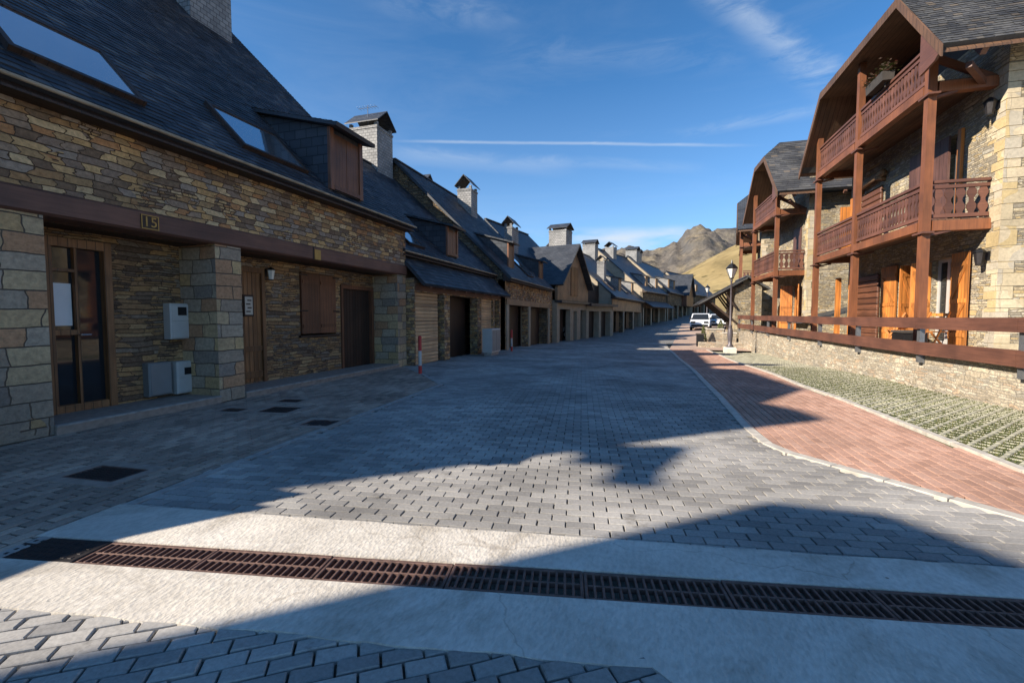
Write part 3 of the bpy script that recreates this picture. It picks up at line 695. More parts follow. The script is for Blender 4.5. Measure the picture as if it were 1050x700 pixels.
def house_core(rt, Lh, xe, ze, xr, xb, tile=None, mat=None, walls=None, y0=0.0, pitch=1.0, xw=0.0, oh=.18, zbase=-.4, gutter=True, endmat=None):
    """pitched roof with the ridge along y, gable end walls, back wall; returns plane function"""
    zr = ze+(xe-xr)*pitch; ya, yb = y0-oh, y0+Lh+oh*.3
    V = Vector((xr-xe, 0, zr-ze)); sl = V.length
    m_ = MB(); roof_plane(m_, (xe, ya, ze), (0, 1, 0), V, [(0, 0), (yb-ya, 0), (yb-ya, sl), (0, sl)], tile)
    zb = zr-(xr-xb)*pitch; V2 = Vector((xr-xb, 0, zr-zb)); m_.prism([(xb, ya, zb), (xr, ya, zr), (xr-.02, ya, zr-.14), (xb, ya, zb-.14)], (0, yb-ya, 0))
    m_.bar((xr, ya, zr+.02), (xr, yb, zr+.02), .2, .06)
    m_.build('roof', mat or (M['slate'] if tile else M['slate_far']), rt)
    if gutter:
        m_ = MB(); m_.tube((xe+.03, ya, ze-.035), (xe+.03, yb, ze-.035), .026, n=8); m_.build('gutter', M['copper'], rt)
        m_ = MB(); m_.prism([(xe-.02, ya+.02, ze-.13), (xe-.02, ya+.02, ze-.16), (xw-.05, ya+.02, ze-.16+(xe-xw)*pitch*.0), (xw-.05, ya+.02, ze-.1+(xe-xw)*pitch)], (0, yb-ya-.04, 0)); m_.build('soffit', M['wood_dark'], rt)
    e = MB()
    for (a, b) in ((y0, y0+.35), (y0+Lh-.35, y0+Lh)):
        e.prism([(xw-.01, a, zbase), (xw-.01, a, ze-.15+(xe-xw)*pitch), (xr, a, zr-.16), (xb+.5, a, zb+.5*pitch-.16), (xb+.5, a, zbase)], (0, b-a, 0))
    e.box(xb+.5, xb+.8, y0+.35, y0+Lh-.35, zbase, zb+.3)
    e.build('end_wall', endmat or M['stone_far'], rt)
    return lambda x: ze+(xe-x)*pitch

# ------------------------------------------------------------------ LEFT: nearest stone house, number 15
HX = -7.0
H = root('stone_house', 'large brown stone house in shade on the left, number 15 on its long dark lintel', 'house', (HX, -.1, 0))
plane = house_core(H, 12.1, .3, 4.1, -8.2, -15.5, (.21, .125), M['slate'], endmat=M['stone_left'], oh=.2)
m_ = MB(); m_.box(-.42, 0, .36, 12.1, 2.97, 4.2); m_.build('upper_wall', M['stone_left'], H)
m_ = MB(); m_.obox((0, 0, 0), (0, 1, 0), (0, 0, 1), (1, 0, 0), (.0, 12.16), (2.67, 2.967), (-.4, .035), 0, .03); m_.build('lintel_beam', M['beam'], H)
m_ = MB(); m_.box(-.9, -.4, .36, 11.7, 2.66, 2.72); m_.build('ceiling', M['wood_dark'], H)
# ground floor: recessed wall with door and window openings (local y = world + .1)
RX = -.82
op = [(4.1, 4.86, .12, 2.5), (7.0, 7.72, .12, 2.45), (8.75, 10.0, 1.02, 2.5), (10.22, 11.62, .02, 2.28)]
m_ = MB(); wall_grid(m_, 'x', RX-.3, RX, .36, 11.7, 0, 2.66, op); m_.build('recessed_wall', M['stone_recess'], H)
for (a, b, nm) in ((.4, 3.72, 1), (5.96, 6.46, 2), (11.64, 12.1, 3)):
    m_ = MB(); m_.box(RX+.002, -.004, a, b, 0, 2.668); m_.build('pillar', M['stone_block'], H)
m_ = MB(); m_.obox((0, 0, 0), (0, 1, 0), (1, 0, 0), (0, 0, 1), (3.724, 5.957), (RX, .03), (0, .115), 0, .012)
m_.obox((0, 0, 0), (0, 1, 0), (1, 0, 0), (0, 0, 1), (6.464, 11.637), (RX, .03), (0, .1), 0, .012); st_ = m_.build('step', M['surround'], H)
m_ = MB(); m_.box(-.03, .045, 3.726, 5.955, .098, .122); m_.build('nosing', M['kerb_dark'], st_)
m_ = MB(); m_.box(-.03, .045, 6.466, 11.635, .084, .107); m_.build('nosing', M['kerb_dark'], st_)
# glazed brown front door
m_ = MB()
m_.box(RX-.12, RX+.05, 4.06, 4.16, .116, 2.54); m_.box(RX-.12, RX+.05, 4.8, 4.9, .116, 2.54); m_.box(RX-.12, RX+.05, 4.16, 4.8, 2.42, 2.54); m_.box(RX-.12, RX+.03, 4.16, 4.8, .116, .22)
m_.box(RX-.1, RX+.02, 4.16, 4.2, .22, 2.42); m_.box(RX-.1, RX+.02, 4.45, 4.485, .22, 2.42); m_.box(RX-.1, RX+.015, 4.2, 4.45, 1.2, 1.27); m_.box(RX-.1, RX+.015, 4.2, 4.45, 2.08, 2.12)
dr = m_.build('front_door', M['wood_door'], H); dr['label'] = 'glazed brown door with narrow panes'
m_ = MB(); m_.box(RX-.08, RX-.05, 4.2, 4.8, .22, 2.42); m_.build('glass', M['dim_glass'], dr)
m_ = MB(); m_.box(RX-.048, RX-.042, 4.21, 4.43, 1.33, 1.92); m_.build('curtain', M['blind'], dr)
m_ = MB(); m_.tube((RX+.02, 4.47, 1.2), (RX+.08, 4.47, 1.2), .012); m_.tube((RX+.08, 4.47, 1.2), (RX+.08, 4.58, 1.2), .011); m_.build('handle', M['rim'], dr)
# plank door with notice
m_ = MB(); n = 6
for i in range(n): m_.box(RX-.07, RX-.02, 7.06+i*.1+.004, 7.06+(i+1)*.1-.004, .116, 2.36)
m_.box(RX-.1, RX+.03, 6.98, 7.06, .104, 2.46); m_.box(RX-.1, RX+.03, 7.66, 7.74, .104, 2.46); m_.box(RX-.1, RX+.03, 7.06, 7.66, 2.36, 2.46)
m_.box(RX-.03, RX+.005, 7.06, 7.66, .75, .86); m_.box(RX-.03, RX+.005, 7.06, 7.66, .2, .34)
dr = m_.build('plank_door', M['wood_door'], H)
m_ = MB(); m_.box(RX-.03, RX+.012, 7.22, 7.46, 1.46, 1.9); fr = m_.build('notice_frame', M['wood_dark'], dr)
m_ = MB(); m_.box(RX+.012, RX+.018, 7.25, 7.43, 1.5, 1.86)
for k in range(4): m_.box(RX+.018, RX+.021, 7.275+(k % 2)*.03, 7.375+(k % 2)*.025, 1.55+k*.075, 1.575+k*.075, 1)
m_.build('notice', [M['paper'], M['plate_dark']], fr)
# window shutters
m_ = MB()
for (a, b) in ((8.78, 9.37), (9.38, 9.97)):
    m_.box(RX-.05, RX+.03, a, b, 1.06, 2.48); m_.box(RX+.03, RX+.045, a+.03, b-.03, 1.2, 1.28); m_.box(RX+.03, RX+.045, a+.03, b-.03, 2.24, 2.32)
sh = m_.build('window_shutter', M['wood_shutter'], H)
for (a, b) in ((8.7, 8.95), (9.85, 10.08)):
    for z in (1.58, 2.42): m_ = MB(); m_.box(RX+.046, RX+.055, a, b, z, z+.035); m_.build('hinge', M['black'], sh)
m_ = MB(); m_.box(RX-.05, RX+.06, 8.7, 10.05, .97, 1.02); m_.build('sill', M['wood_dark'], H)
# dark store door
m_ = MB()
for i in range(10): m_.box(RX-.1, RX-.05, 10.26+i*.125+.003, 10.26+(i+1)*.125-.003, .03, 2.2)
m_.build('store_door', M['wood_dark'], H)
m_ = MB(); m_.box(RX-.12, RX+.04, 10.18, 10.26, .104, 2.3); m_.box(RX-.12, RX+.04, 11.52, 11.62, .104, 2.3); m_.box(RX-.12, RX+.04, 10.26, 11.52, 2.2, 2.3); m_.build('door_frame', M['wood_shutter'], H)
# number plate 15
def text_mesh(body, size):
    cu = bpy.data.curves.new('digits', 'FONT'); cu.body = body; cu.size = size; cu.extrude = .003; cu.align_x = 'CENTER'; cu.align_y = 'CENTER'
    t = bpy.data.objects.new('digits', cu); COL.objects.link(t); dg = bpy.context.evaluated_depsgraph_get(); me = bpy.data.meshes.new_from_object(t.evaluated_get(dg))
    bpy.data.objects.remove(t); return me
m_ = MB(); m_.box(.036, .05, 4.79, 5.03, 2.71, 2.91); pl = m_.build('number_plate', M['plate_dark'], H)
m_ = MB()
for (a, b, c, d) in ((4.79, 5.03, 2.71, 2.722), (4.79, 5.03, 2.898, 2.91), (4.79, 4.802, 2.722, 2.898), (5.018, 5.03, 2.722, 2.898)): m_.box(.05, .054, a, b, c, d)
m_.build('plate_border', M['plate'], pl)
me = text_mesh('15', .2); me.materials.clear(); me.materials.append(M['plate']); dg_ = bpy.data.objects.new('digits', me); COL.objects.link(dg_); dg_.parent = pl
dg_.location = (.053, 4.91, 2.808); dg_.rotation_euler = (R(90), 0, R(90)); dg_.scale = (1.0, 1.0, 1)
m_ = MB(); m_.box(.036, .046, 8.27, 8.45, 2.69, 2.9); o = m_.build('beam_patch', M['plate'], H); o['label'] = 'worn ochre patch without digits'
m_ = MB(); m_.box(.03, .04, 8.22, 8.255, 2.68, 2.95); m_.build('beam_joint', M['black'], H)
# roof items
V15 = Vector((-1, 0, 1)); O15 = (.3, 0, 4.1)
skylight(H, O15, (0, 1, 0), V15, 3.5, 4.98, .52, 1.75)
skylight(H, O15, (0, 1, 0), V15, 6.6, 8.2, .5, 1.75)
dormer(H, 8.6, 9.72, .2, 4.3, 5.58, plane, .26, tile=(.2, .14))
chimney(H, -6.6, -5.3, 9.9, 11.2, 8.6, 11.2, 'x', .5)
chimney(H, -8.5, -7.9, 1.9, 2.6, 10.6, 13.6, 'x', .5)
# wall lamps
def wall_lamp(label, loc, rz=0, scale=1.0, glass='milk'):
    r_ = root('wall_lamp', label, 'wall lamp', loc, rz); r_.scale = (scale,)*3
    m_ = MB(); m_.box(0, .015, -.05, .05, -.06, .1); m_.bar((.01, 0, .08), (.13, 0, .12), .02, .02); m_.lathe([(.1, .08), (.06, .13), (.015, .16)], (.13, 0, 0), sides=6); m_.lathe([(.05, -.15), (.055, -.13)], (.13, 0, 0), sides=6); m_.bar((.13, 0, .1), (.13, 0, -.14), .02, .02); m_.build('bracket', M['black'], r_)
    m_ = MB(); m_.lathe([(.052, -.13), (.085, .08)], (.13, 0, 0), sides=6); m_.build('lantern', M[glass], r_); return r_
wall_lamp('pale wall lamp under the lintel beside the plank door', (HX+RX, 7.72, 2.36), 0, .9)
wall_lamp('wall lamp beside the glazed door, close to the nearest pillar', (HX+RX, 3.86, 2.36), 0, .9)
# white meter cabinets
def cabinet(label, loc, w, h, d, mat, win=None):
    r_ = root('meter_cabinet', label, 'meter cabinet', loc, 0)
    m_ = MB(); m_.obox((0, 0, 0), (0, 1, 0), (0, 0, 1), (1, 0, 0), (0, w), (0, h), (0, d), 0, .015); m_.build('case', mat, r_)
    m_ = MB(); m_.obox((0, 0, 0), (0, 1, 0), (0, 0, 1), (1, 0, 0), (.025, w-.025), (.025, h*.5-.004 if win else h-.025), (d-.006, d+.008), 0, .004)
    if win: m_.obox((0, 0, 0), (0, 1, 0), (0, 0, 1), (1, 0, 0), (.025, w-.025), (h*.5+.004, h-.025), (d-.006, d+.008), 0, .004)
    m_.build('door', mat, r_)
    if win:
        m_ = MB(); m_.obox((0, 0, 0), (0, 1, 0), (0, 0, 1), (1, 0, 0), (win[0], win[1]), (win[2], win[3]), (d+.006, d+.014), 0, .003); m_.build('window', M['black'], r_)
cabinet('white electric meter cabinet hung on the recessed wall, above another cabinet', (HX+RX, 5.56, 1.08), .36, .6, .16, M['white'], (.12, .27, .4, .54))
cabinet('white meter cabinet with a small dark window, low on the recessed wall', (HX+RX, 5.62, .15), .36, .55, .18, M['white'], (.12, .24, .32, .44))
cabinet('plain grey cabinet low on the recessed wall left of a white one', (HX+RX, 5.2, .17), .37, .54, .14, M['greybox'])

# ------------------------------------------------------------------ LEFT: the rest of the row
def chimneys_and(h, lst, mat=None):
    for a in lst: chimney(h, *a)
def garage(rt, y0, y1, z1, xw, kind, door=True, z0=0):
    """recessed garage door in a facade opening"""
    m_ = MB()
    if kind == 'slat':
        n = int((z1-z0)/.11)
        for i in range(n): m_.obox((xw-.1, 0, 0), (0, 1, 0), (0, 0, 1), (1, 0, 0), (y0+.003, y1-.003), (z0+i*(z1-z0)/n+.002, z0+(i+1)*(z1-z0)/n-.002), (-.04, .02), 0, .02)
        m_.build('garage_door', M['wood_garage'], rt)
    else:
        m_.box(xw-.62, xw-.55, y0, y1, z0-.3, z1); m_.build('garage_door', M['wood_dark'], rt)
# house with the lean-to garage roof (local origin x=-6.75)
H2 = root('garage_house', 'slate roofed house with a low lean-to roof over tan slatted garage doors', 'house', (-6.75, 12.05, 0))
pl2 = house_core(H2, 8.0, -.2, 3.42, -5.8, -11.5, (.24, .16), M['slate'], xw=-.5, pitch=.9)
m_ = MB(); op = [(.05, 1.72, -.1, 2.2), (1.72, 2.02, -.1, 2.2), (2.45, 5.05, -.2, 2.2), (5.5, 6.95, -.2, 2.2), (7.15, 7.75, -.2, 2.2)]
wall_grid(m_, 'x', -.32, 0, 0, 8.0, -.3, 2.6, op); m_.build('front_wall', M['stone_left'], H2)
m_ = MB(); m_.box(-.7, -.4, 0, 8, 2.6, 3.5); m_.build('upper_wall', M['wood_tan'], H2)
m_ = MB(); m_.box(-.1, .02, 0.05, 7.95, 2.24, 2.42); m_.build('lintel_beam', M['beam'], H2)
garage(H2, .05, 1.7, 2.2, 0, 'slat'); garage(H2, 1.7, 2.04, 2.2, 0, 'dark'); garage(H2, 2.4, 5.1, 2.2, 0, 'dark'); garage(H2, 5.5, 6.95, 2.2, 0, 'slat'); garage(H2, 7.1, 7.8, 2.2, 0, 'dark')
m_ = MB(); V = Vector((-.75, 0, .78)); roof_plane(m_, (.42, -.1, 2.42), (0, 1, 0), V, [(0, 0), (8.3, 0), (8.3, V.length+.15), (0, V.length+.15)], (.24, .16), .08); m_.build('lean_to_roof', M['slate'], H2)
for i in range(9): m_ = MB(); m_.bar((-.3, .4+i*.9, 2.62), (.36, .4+i*.9, 2.36), .09, .1); m_.build('rafter', M['beam'], H2)
dormer(H2, 3.2, 4.1, -.45, 3.75, 4.75, pl2, .26)
skylight(H2, (-.2, 0, 3.42), (0, 1, 0), (-1, 0, .9), .5, 1.5, .35, 1.5)
chimney(H2, -6.9, -5.4, 6.4, 7.7, 7.6, 10.2, 'x', .62)
chimney(H2, -8.9, -7.2, 14.4, 15.3, 7.0, 9.9, 'x', .5)
an = root('roof_antenna', 'thin television aerial above the tall slate clad chimney', 'aerial', (-6.75-6.0, 12.05+6.6, 10.2))
m_ = MB(); m_.tube((0, 0, -.4), (0, 0, 1.0), .015, n=6); m_.build('mast', M['galv'], an)
m_ = MB(); m_.tube((-.5, 0, .9), (.5, 0, .9), .01, n=6)
for k in range(7): m_.tube((-.45+k*.15, -.2, .9), (-.45+k*.15, .2, .9), .006, n=5)
m_.build('crossbars', M['galv'], an)
# house with twin garages (origin x=-6.55)
H3 = root('twin_garage_house', 'stone banded house with two dark garage openings under one pale lintel', 'house', (-6.55, 20.1, -.12))
pl3 = house_core(H3, 9.1, .35, 3.38, -5.65, -11.3, (.26, .18), M['slate'], pitch=.98)
m_ = MB(); op = [(.5, 4.0, -.3, 2.15), (4.45, 8.9, -.3, 2.15)]
wall_grid(m_, 'x', -.35, 0, 0, 10.3, -.4, 3.3, op); m_.build('front_wall', M['stone_left'], H3)
m_ = MB(); m_.box(-.3, .06, .1, 9.4, 2.15, 2.42); m_.build('lintel_beam', M['wood_tan'], H3)
garage(H3, .5, 4.0, 2.15, 0, 'dark'); garage(H3, 4.45, 8.9, 2.15, 0, 'dark')
m_ = MB(); m_.box(-.4, .05, 4.05, 4.4, -.3, 2.148); m_.box(-.4, .05, .1, .45, -.3, 2.148); m_.box(-.4, .05, 8.95, 9.3, -.3, 2.148); m_.build('pillar', M['cream'], H3)
m_ = MB(); m_.box(-1.0, -.94, .7, 2.6, -.2, 1.9); m_.build('inner_door', M['wood_tan'], H3)
dormer(H3, 1.5, 2.4, -.35, 4.0, 5.25, pl3, .28); dormer(H3, 7.7, 8.6, -.3, 3.95, 5.05, pl3, .28)
skylight(H3, (.35, 0, 3.38), (0, 1, 0), (-1, 0, .98), 4.2, 5.4, .6, 2.2)
chimney(H3, -4.9, -4.0, 5.7, 6.7, 6.6, 9.3, 'y', .6)
chimney(H3, -2.4, -1.9, 7.2, 8.6, 4.6, 7.2, 'y', .42)
# house whose timber gable faces the street
P4 = (-6.2, 30.3); a4 = -R(10)
H4 = root('gable_house', 'house with a planked timber gable turned to the street', 'house', (P4[0], P4[1], -.3), a4)
W4 = 6.5; m_ = MB(); zg4, ze4 = 7.1, 3.95
ym = W4/2+.15
for s in (-1, 1):
    ye = ym+s*(W4/2+.2); V = Vector((0, ym-ye, zg4-ze4)); m_2 = [(0, 0), (6.4, 0), (6.4, V.length), (0, V.length)]
    roof_plane(m_, (.45, ye, ze4), (-1, 0, 0), V, m_2, None, .12)
rf = m_.build('gable_roof', M['slate_far'], H4)
m_ = MB(); m_.prism([(0, .1, 2.9), (0, W4+.2, 2.9), (0, W4+.2, 3.8), (0, ym, 6.9), (0, .1, 3.8)], (-.2, 0, 0)); m_.build('gable_wall', M['wood_tan'], H4)
m_ = MB(); m_.box(.0, .05, ym-.75, ym-.02, 3.3, 5.4); m_.box(.0, .05, ym+.02, ym+.75, 3.3, 5.4); m_.build('loft_shutter', M['wood_shutter'], H4)
m_ = MB(); op = [(.5, 2.6, -.3, 2.3), (3.3, 4.1, -.3, 2.2), (4.9, 6.2, -.3, 2.3)]; wall_grid(m_, 'x', -.35, 0, 0, W4+.3, -.3, 2.9, op); m_.build('front_wall', M['cream'], H4)
m_ = MB(); m_.box(-.2, .35, 0, W4+.3, 2.72, 2.9); m_.build('ledge', M['slate_far'], H4)
garage(H4, .5, 2.6, 2.3, 0, 'dark'); garage(H4, 3.3, 4.1, 2.2, -.05, 'dark'); garage(H4, 4.9, 6.2, 2.3, 0, 'dark')
house_core(H4, 7.0, -1.6, 4.9, -5.5, -11, None, None, xw=-1.9, gutter=False)
chimney(H4, -3.2, -1.7, 6.2, 7.6, 6.2, 8.8, 'x', .4)
# low carport between the gable house and the next
P5a = (-5.07, 36.4)
H5a = root('carport', 'low flat-roofed carport with dark openings right of the timber gable house', 'carport', (*P5a, -.27), -R(20))
m_ = MB(); wall_grid(m_, 'x', -3, 0, 0, 4.7, -.3, 2.6, [(.4, 2.2, -.3, 2.2), (2.6, 4.4, -.3, 2.2)]); m_.build('front_wall', M['cream'], H5a)
m_ = MB(); m_.box(-3, .5, -.1, 4.9, 2.6, 2.8); m_.build('flat_roof', M['slate_far'], H5a)
m_ = MB(); m_.box(-.6, -.5, .4, 2.2, -.3, 2.2); m_.box(-.6, -.5, 2.6, 4.4, -.3, 2.2); m_.build('garage_door', M['wood_dark'], H5a)
m_ = MB(); m_.box(-3, -1.2, .3, 4.7, 2.8, 4.5); m_.build('balcony_room', M['wood_dark'], H5a)

def far_house(name, label, p, q, z0, ez=3.5, depth=6, garages=2, dorm=(), sky=(), chim=(), wallmat=None, topmat=None, lean=0, gable=0, pitch=.88):
    dx, dy = q[0]-p[0], q[1]-p[1]; Ln = math.hypot(dx, dy); a = -math.atan2(dx, dy)
    h = root(name, label, 'house', (p[0], p[1], z0), a, 'houses far along the left side of the street')
    pf = house_core(h, Ln, .4, ez, -depth+.4, -2*depth+.5, None, None, pitch=pitch, oh=.15, zbase=-1.2, endmat=M['cream'])
    w = Ln/max(1, garages); op = [(i*w+.35, (i+1)*w-.35, -1.2, 2.25) for i in range(garages)]
    m_ = MB(); wall_grid(m_, 'x', -.35, 0, 0, Ln, -1.2, ez-.05, op); m_.build('front_wall', M['stone_far'], h)
    for i in range(garages+1):
        m_ = MB(); yc = min(max(i*w, .2), Ln-.2); m_.box(-.3, .06, yc-.19, yc+.19, -1.2, 2.262); m_.build('pillar', M['cream'], h)
    m_ = MB(); m_.box(-.2, .05, .1, Ln-.1, 2.27, ez-.2); m_.build('upper_band', topmat or M['stone_far'], h)
    m_ = MB()
    for (y0, y1, _, _) in op: m_.box(-.9, -.82, y0, y1, -1.2, 2.25)
    m_.build('garage_door', M['wood_dark'], h)
    if lean:
        m_ = MB(); V = Vector((-1.2, 0, .75)); roof_plane(m_, (1.3, -.1, 2.35), (0, 1, 0), V, [(0, 0), (Ln, 0), (Ln, V.length), (0, V.length)], None, .08); m_.build('lean_to_roof', M['slate_far'], h)
    for d in dorm: dormer(h, d[0], d[1], -.5, ez+.7, ez+2.0, pf, .22, M['wood_tan'], cheek=M['slate_clad'])  # pale cladding on these cheeks imitates sun glare on dark slate
    for s in sky: skylight(h, (.4, 0, ez), (0, 1, 0), (-1, 0, pitch), s[0], s[1], s[2], s[3])
    for c in chim: chimney(h, *c)
    if gable:
        yg, wg, zt = gable; m_ = MB()
        for s in (-1, 1):
            ye = yg+s*wg; V = Vector((0, yg-ye, zt-ez)); roof_plane(m_, (1.2, ye, ez), (-1, 0, 0), V, [(0, 0), (5, 0), (5, V.length), (0, V.length)], None, .1)
        m_.build('gable_roof', M['slate_far'], h)
        m_ = MB(); m_.prism([(.8, yg-wg+.2, 2.3), (.8, yg+wg-.2, 2.3), (.8, yg+wg-.2, ez-.1), (.8, yg, zt-.2), (.8, yg-wg+.2, ez-.1)], (-.8, 0, 0)); m_.build('gable_wall', M['wood_shutter'], h)
    return h
far_house('row_house', 'far row house with tan upper band, first one beyond the low carport', (-3.5, 40.9), (-1.37, 55.7), -.26, 3.5, 6, 3, [(5.0, 6.0), (11.5, 12.5)], [(2, 3, 1, 2.4), (8, 9, 1, 2.4)], [(-6.4, -4.9, 12.4, 13.8, 7.6, 10.2, 'x', .4), (-2.2, -1.5, 3.2, 4.0, 5, 7.0, 'y', .4)], M['cream'], M['wood_tan'])
far_house('row_house', 'far row house with lean-to roof and pale pillars, its sunlit gable edge showing', (-1.2, 56.0), (1.6, 66), .3, 4.2, 6.2, 3, [(2.5, 3.4), (7, 8)], [(4.5, 5.5, 1, 2.2)], [(-5.6, -4.5, 2.2, 3.4, 7.5, 10.0, 'y', .5)], M['cream'], M['stone_far'], lean=1)
far_house('row_house', 'far row house with a dark timber gable, near the bend of the street', (1.8, 66.4), (6.2, 86), .9, 4.0, 6, 5, [(3, 4), (7, 8)], [], [(-6.2, -4.6, 1.2, 3.0, 7.8, 10.2, 'x', .4), (-6.2, -5.0, 4.6, 5.8, 7.8, 10.2, 'x', .4)], M['cream'], M['stone_far'], gable=(14.5, 3.6, 7.6))
far_house('row_house', 'last slate roofed house closing the far end of the left row', (6.4, 86.5), (12, 101), 1.8, 3.6, 5, 4, [(4, 5)], [], [], M['stone_far'], M['stone_far'])

# ------------------------------------------------------------------ behind the camera, left: houses whose shadows fall across the road
SXX = 1/math.tan(R(SUN_EL))*math.sin(R(SUN_AZ)); SYY = 1/math.tan(R(SUN_EL))*math.cos(R(SUN_AZ))
def inv(pts, X): return [(y-SYY*(x-X)/SXX, (x-X)/SXX) for x, y in pts]
BX = -15.3
edge = inv([(1.16, 6.46), (2.38, 7.43), (2.2, 8.1), (1.81, 8.56), (2.3, 9.4), (2.96, 10.58), (2.61, 13.21)], BX)
YB = edge[0][0]
hb = root('stone_house', 'tall stone house standing behind number 15, outside the picture', 'house', (BX, YB, 0))
def rel(p): return (p[0]-YB, p[1])
e_ = [rel(p) for p in edge]
m_ = MB(); zt_ = e_[0][1]-.05; ye_ = -.25-YB; m_.prism([(0, 0.02, -.1), (0, 0.02, zt_), (0, ye_, zt_), (0, ye_, -.1)], (-5, 0, 0)); m_.build('wall', M['stone_left'], hb)
prof = [(0.0, zt_+.002)]+e_+[(ye_+.03, e_[-1][1]-.15), (ye_+.03, zt_+.002)]
m_ = MB(); m_.prism([(.02, y, z) for y, z in prof], (-5.1, 0, 0)); m_.build('roof', M['slate_far'], hb)
cor = [rel(p) for p in inv([(.32, 4.99), (.13, 4.49), (.09, 3.99), (-.21, 3.94), (-.15, 4.46), (-.59, 4.42), (-.53, 4.66), (-.68, 4.9)], BX)]
m_ = MB()
A_ = [rel(p) for p in inv([(.45, 5.4), (.13, 4.49), (.09, 3.99), (-.21, 3.94), (-.13, 4.46), (.0, 5.2)], BX)]; B_ = [rel(p) for p in inv([(.2, 5.3), (-.13, 4.5), (-.59, 4.42), (-.5, 4.66), (-.68, 4.9), (-.5, 5.2)], BX)]
for q in (A_, B_): m_.prism([(.012, y, z) for y, z in q], (-.25, 0, 0))
m_.build('eave_corbel', M['beam'], hb)
FX = -12.5
fe = inv([(.91, 3.98), (1.38, 3.37), (1.74, 2.77)], FX)
hf = root('monopitch_house', 'stone house with a long mono-pitch slate roof behind the viewpoint, outside the picture', 'house', (FX, fe[0][0], 0))
m_ = MB(); m_.prism([(0, 0, 0), (5.6, 0, 0), (5.6, 0, 4.4), (0, 0, fe[0][1]-.1)], (0, -7, 0)); m_.build('wall', M['stone_left'], hf)
b0 = fe[0]; pr = [(0.0, fe[0][1]-.1)]+[(y-b0[0], z) for y, z in fe]+[(-7.1, fe[-1][1]+1.2), (-7.1, fe[0][1]-.1)]
m_ = MB(); m_.prism([(.0, y, z) for y, z in pr], (.8, 0, 0)); m_.build('roof', M['slate_far'], hf)
m_ = MB(); wp = inv([(-3.37, 1.74), (-3.28, 2.04), (-3.09, 2.59), (-2.9, 2.75), (-2.76, 2.73), (-2.69, 3.02)], -6.75)
gw = [(y, z) for y, z in sorted(wp)]
m_.prism([(-6.75, -7.2, 0), (-6.75, -7.2, 2.2)]+[(-6.75, y, z) for y, z in gw if y < -.12]+[(-6.75, -.12, 2.6), (-6.75, -.12, 0)], (-.3, 0, 0))
o = m_.build('garden_wall', M['stone_left'], org=(-6.75, -3.5, 0)); tag(o, 'stone garden wall between number 15 and the house behind the viewpoint, outside the picture', 'wall')

# ------------------------------------------------------------------ street furniture left
def bollard(label, loc, h=.95, r=.045):
    r_ = root('bollard', label, 'bollard', loc, 0, 'red and white bollards by the left garages')
    m_ = MB()
    z = [0, h*.22, h*.62, h]
    for i in range(3):
        m_.tube((0, 0, z[i]), (0, 0, z[i+1]), r, n=14, mi=(0, 1, 0)[i], caps=(i != 1))
    m_.build('post', [M['red'], M['white']], r_)
    m_ = MB(); m_.lathe([(r*1.02, h-.002), (r*.8, h+.02), (r*.2, h+.028)]); m_.build('cap', M['red'], r_, True)
bollard('red and white striped bollard at the near corner of the slatted garages', (-5.71, 10.45, zg(-5.7, 10.4)), .95)
bollard('red and white bollard farther off, by the dark twin garages', (-6.15, 19.8, zg(-6.2, 20)), .95)
r_ = root('street_cabinet', 'white and grey service cabinet standing before the lean-to garage', 'service cabinet', (-6.35, 16.6, zg(-6.3, 16.6)))
m_ = MB(); m_.obox((0, 0, 0), (1, 0, 0), (0, 1, 0), (0, 0, 1), (0, .4), (0, 1.0), (.12, 1.05), 0, .02); m_.build('case', M['white'], r_)
m_ = MB(); m_.box(.05, .35, .05, .95, 0, .12); m_.build('plinth', M['kerb_dark'], r_)
m_ = MB(); m_.box(.4, .412, .04, .48, .18, 1.0); m_.box(.4, .412, .52, .96, .18, 1.0); m_.build('door', M['greybox'], r_)

# ------------------------------------------------------------------ RIGHT: chalets
def baluster_poly(h, w):
    return [(-w*.28, 0), (w*.28, 0), (w*.28, h*.1), (w*.5, h*.22), (w*.5, h*.32), (w*.22, h*.45), (w*.22, h*.55), (w*.5, h*.68), (w*.5, h*.78), (w*.28, h*.9), (w*.28, h), (-w*.28, h), (-w*.28, h*.9), (-w*.5, h*.78), (-w*.5, h*.68), (-w*.22, h*.55), (-w*.22, h*.45), (-w*.5, h*.32), (-w*.5, h*.22), (-w*.28, h*.1)]
def railing(rt, p, q, z0, h, pitch=.145, name='balcony_railing'):
    p = Vector((*p, 0)); q = Vector((*q, 0)); d = q-p; ln = d.length; d.normalize(); n = Vector((-d.y, d.x, 0)); m_ = MB()
    m_.bar(p+Vector((0, 0, z0+h-.03)), q+Vector((0, 0, z0+h-.03)), .1, .06); m_.bar(p+Vector((0, 0, z0+h-.14)), q+Vector((0, 0, z0+h-.14)), .06, .07)
    m_.bar(p+Vector((0, 0, z0+.09)), q+Vector((0, 0, z0+.09)), .06, .08)
    k = max(1, int(ln/pitch)); hb_ = h-.14-.09-.05
    for i in range(k):
        c = p+d*((i+.5)*ln/k); po = baluster_poly(hb_+.06, pitch*.86)
        m_.prism([c+d*a+Vector((0, 0, z0+.1+b))-n*.012 for a, b in po], n*.024)
    m_.build(name, M['wood_rail'], rt)
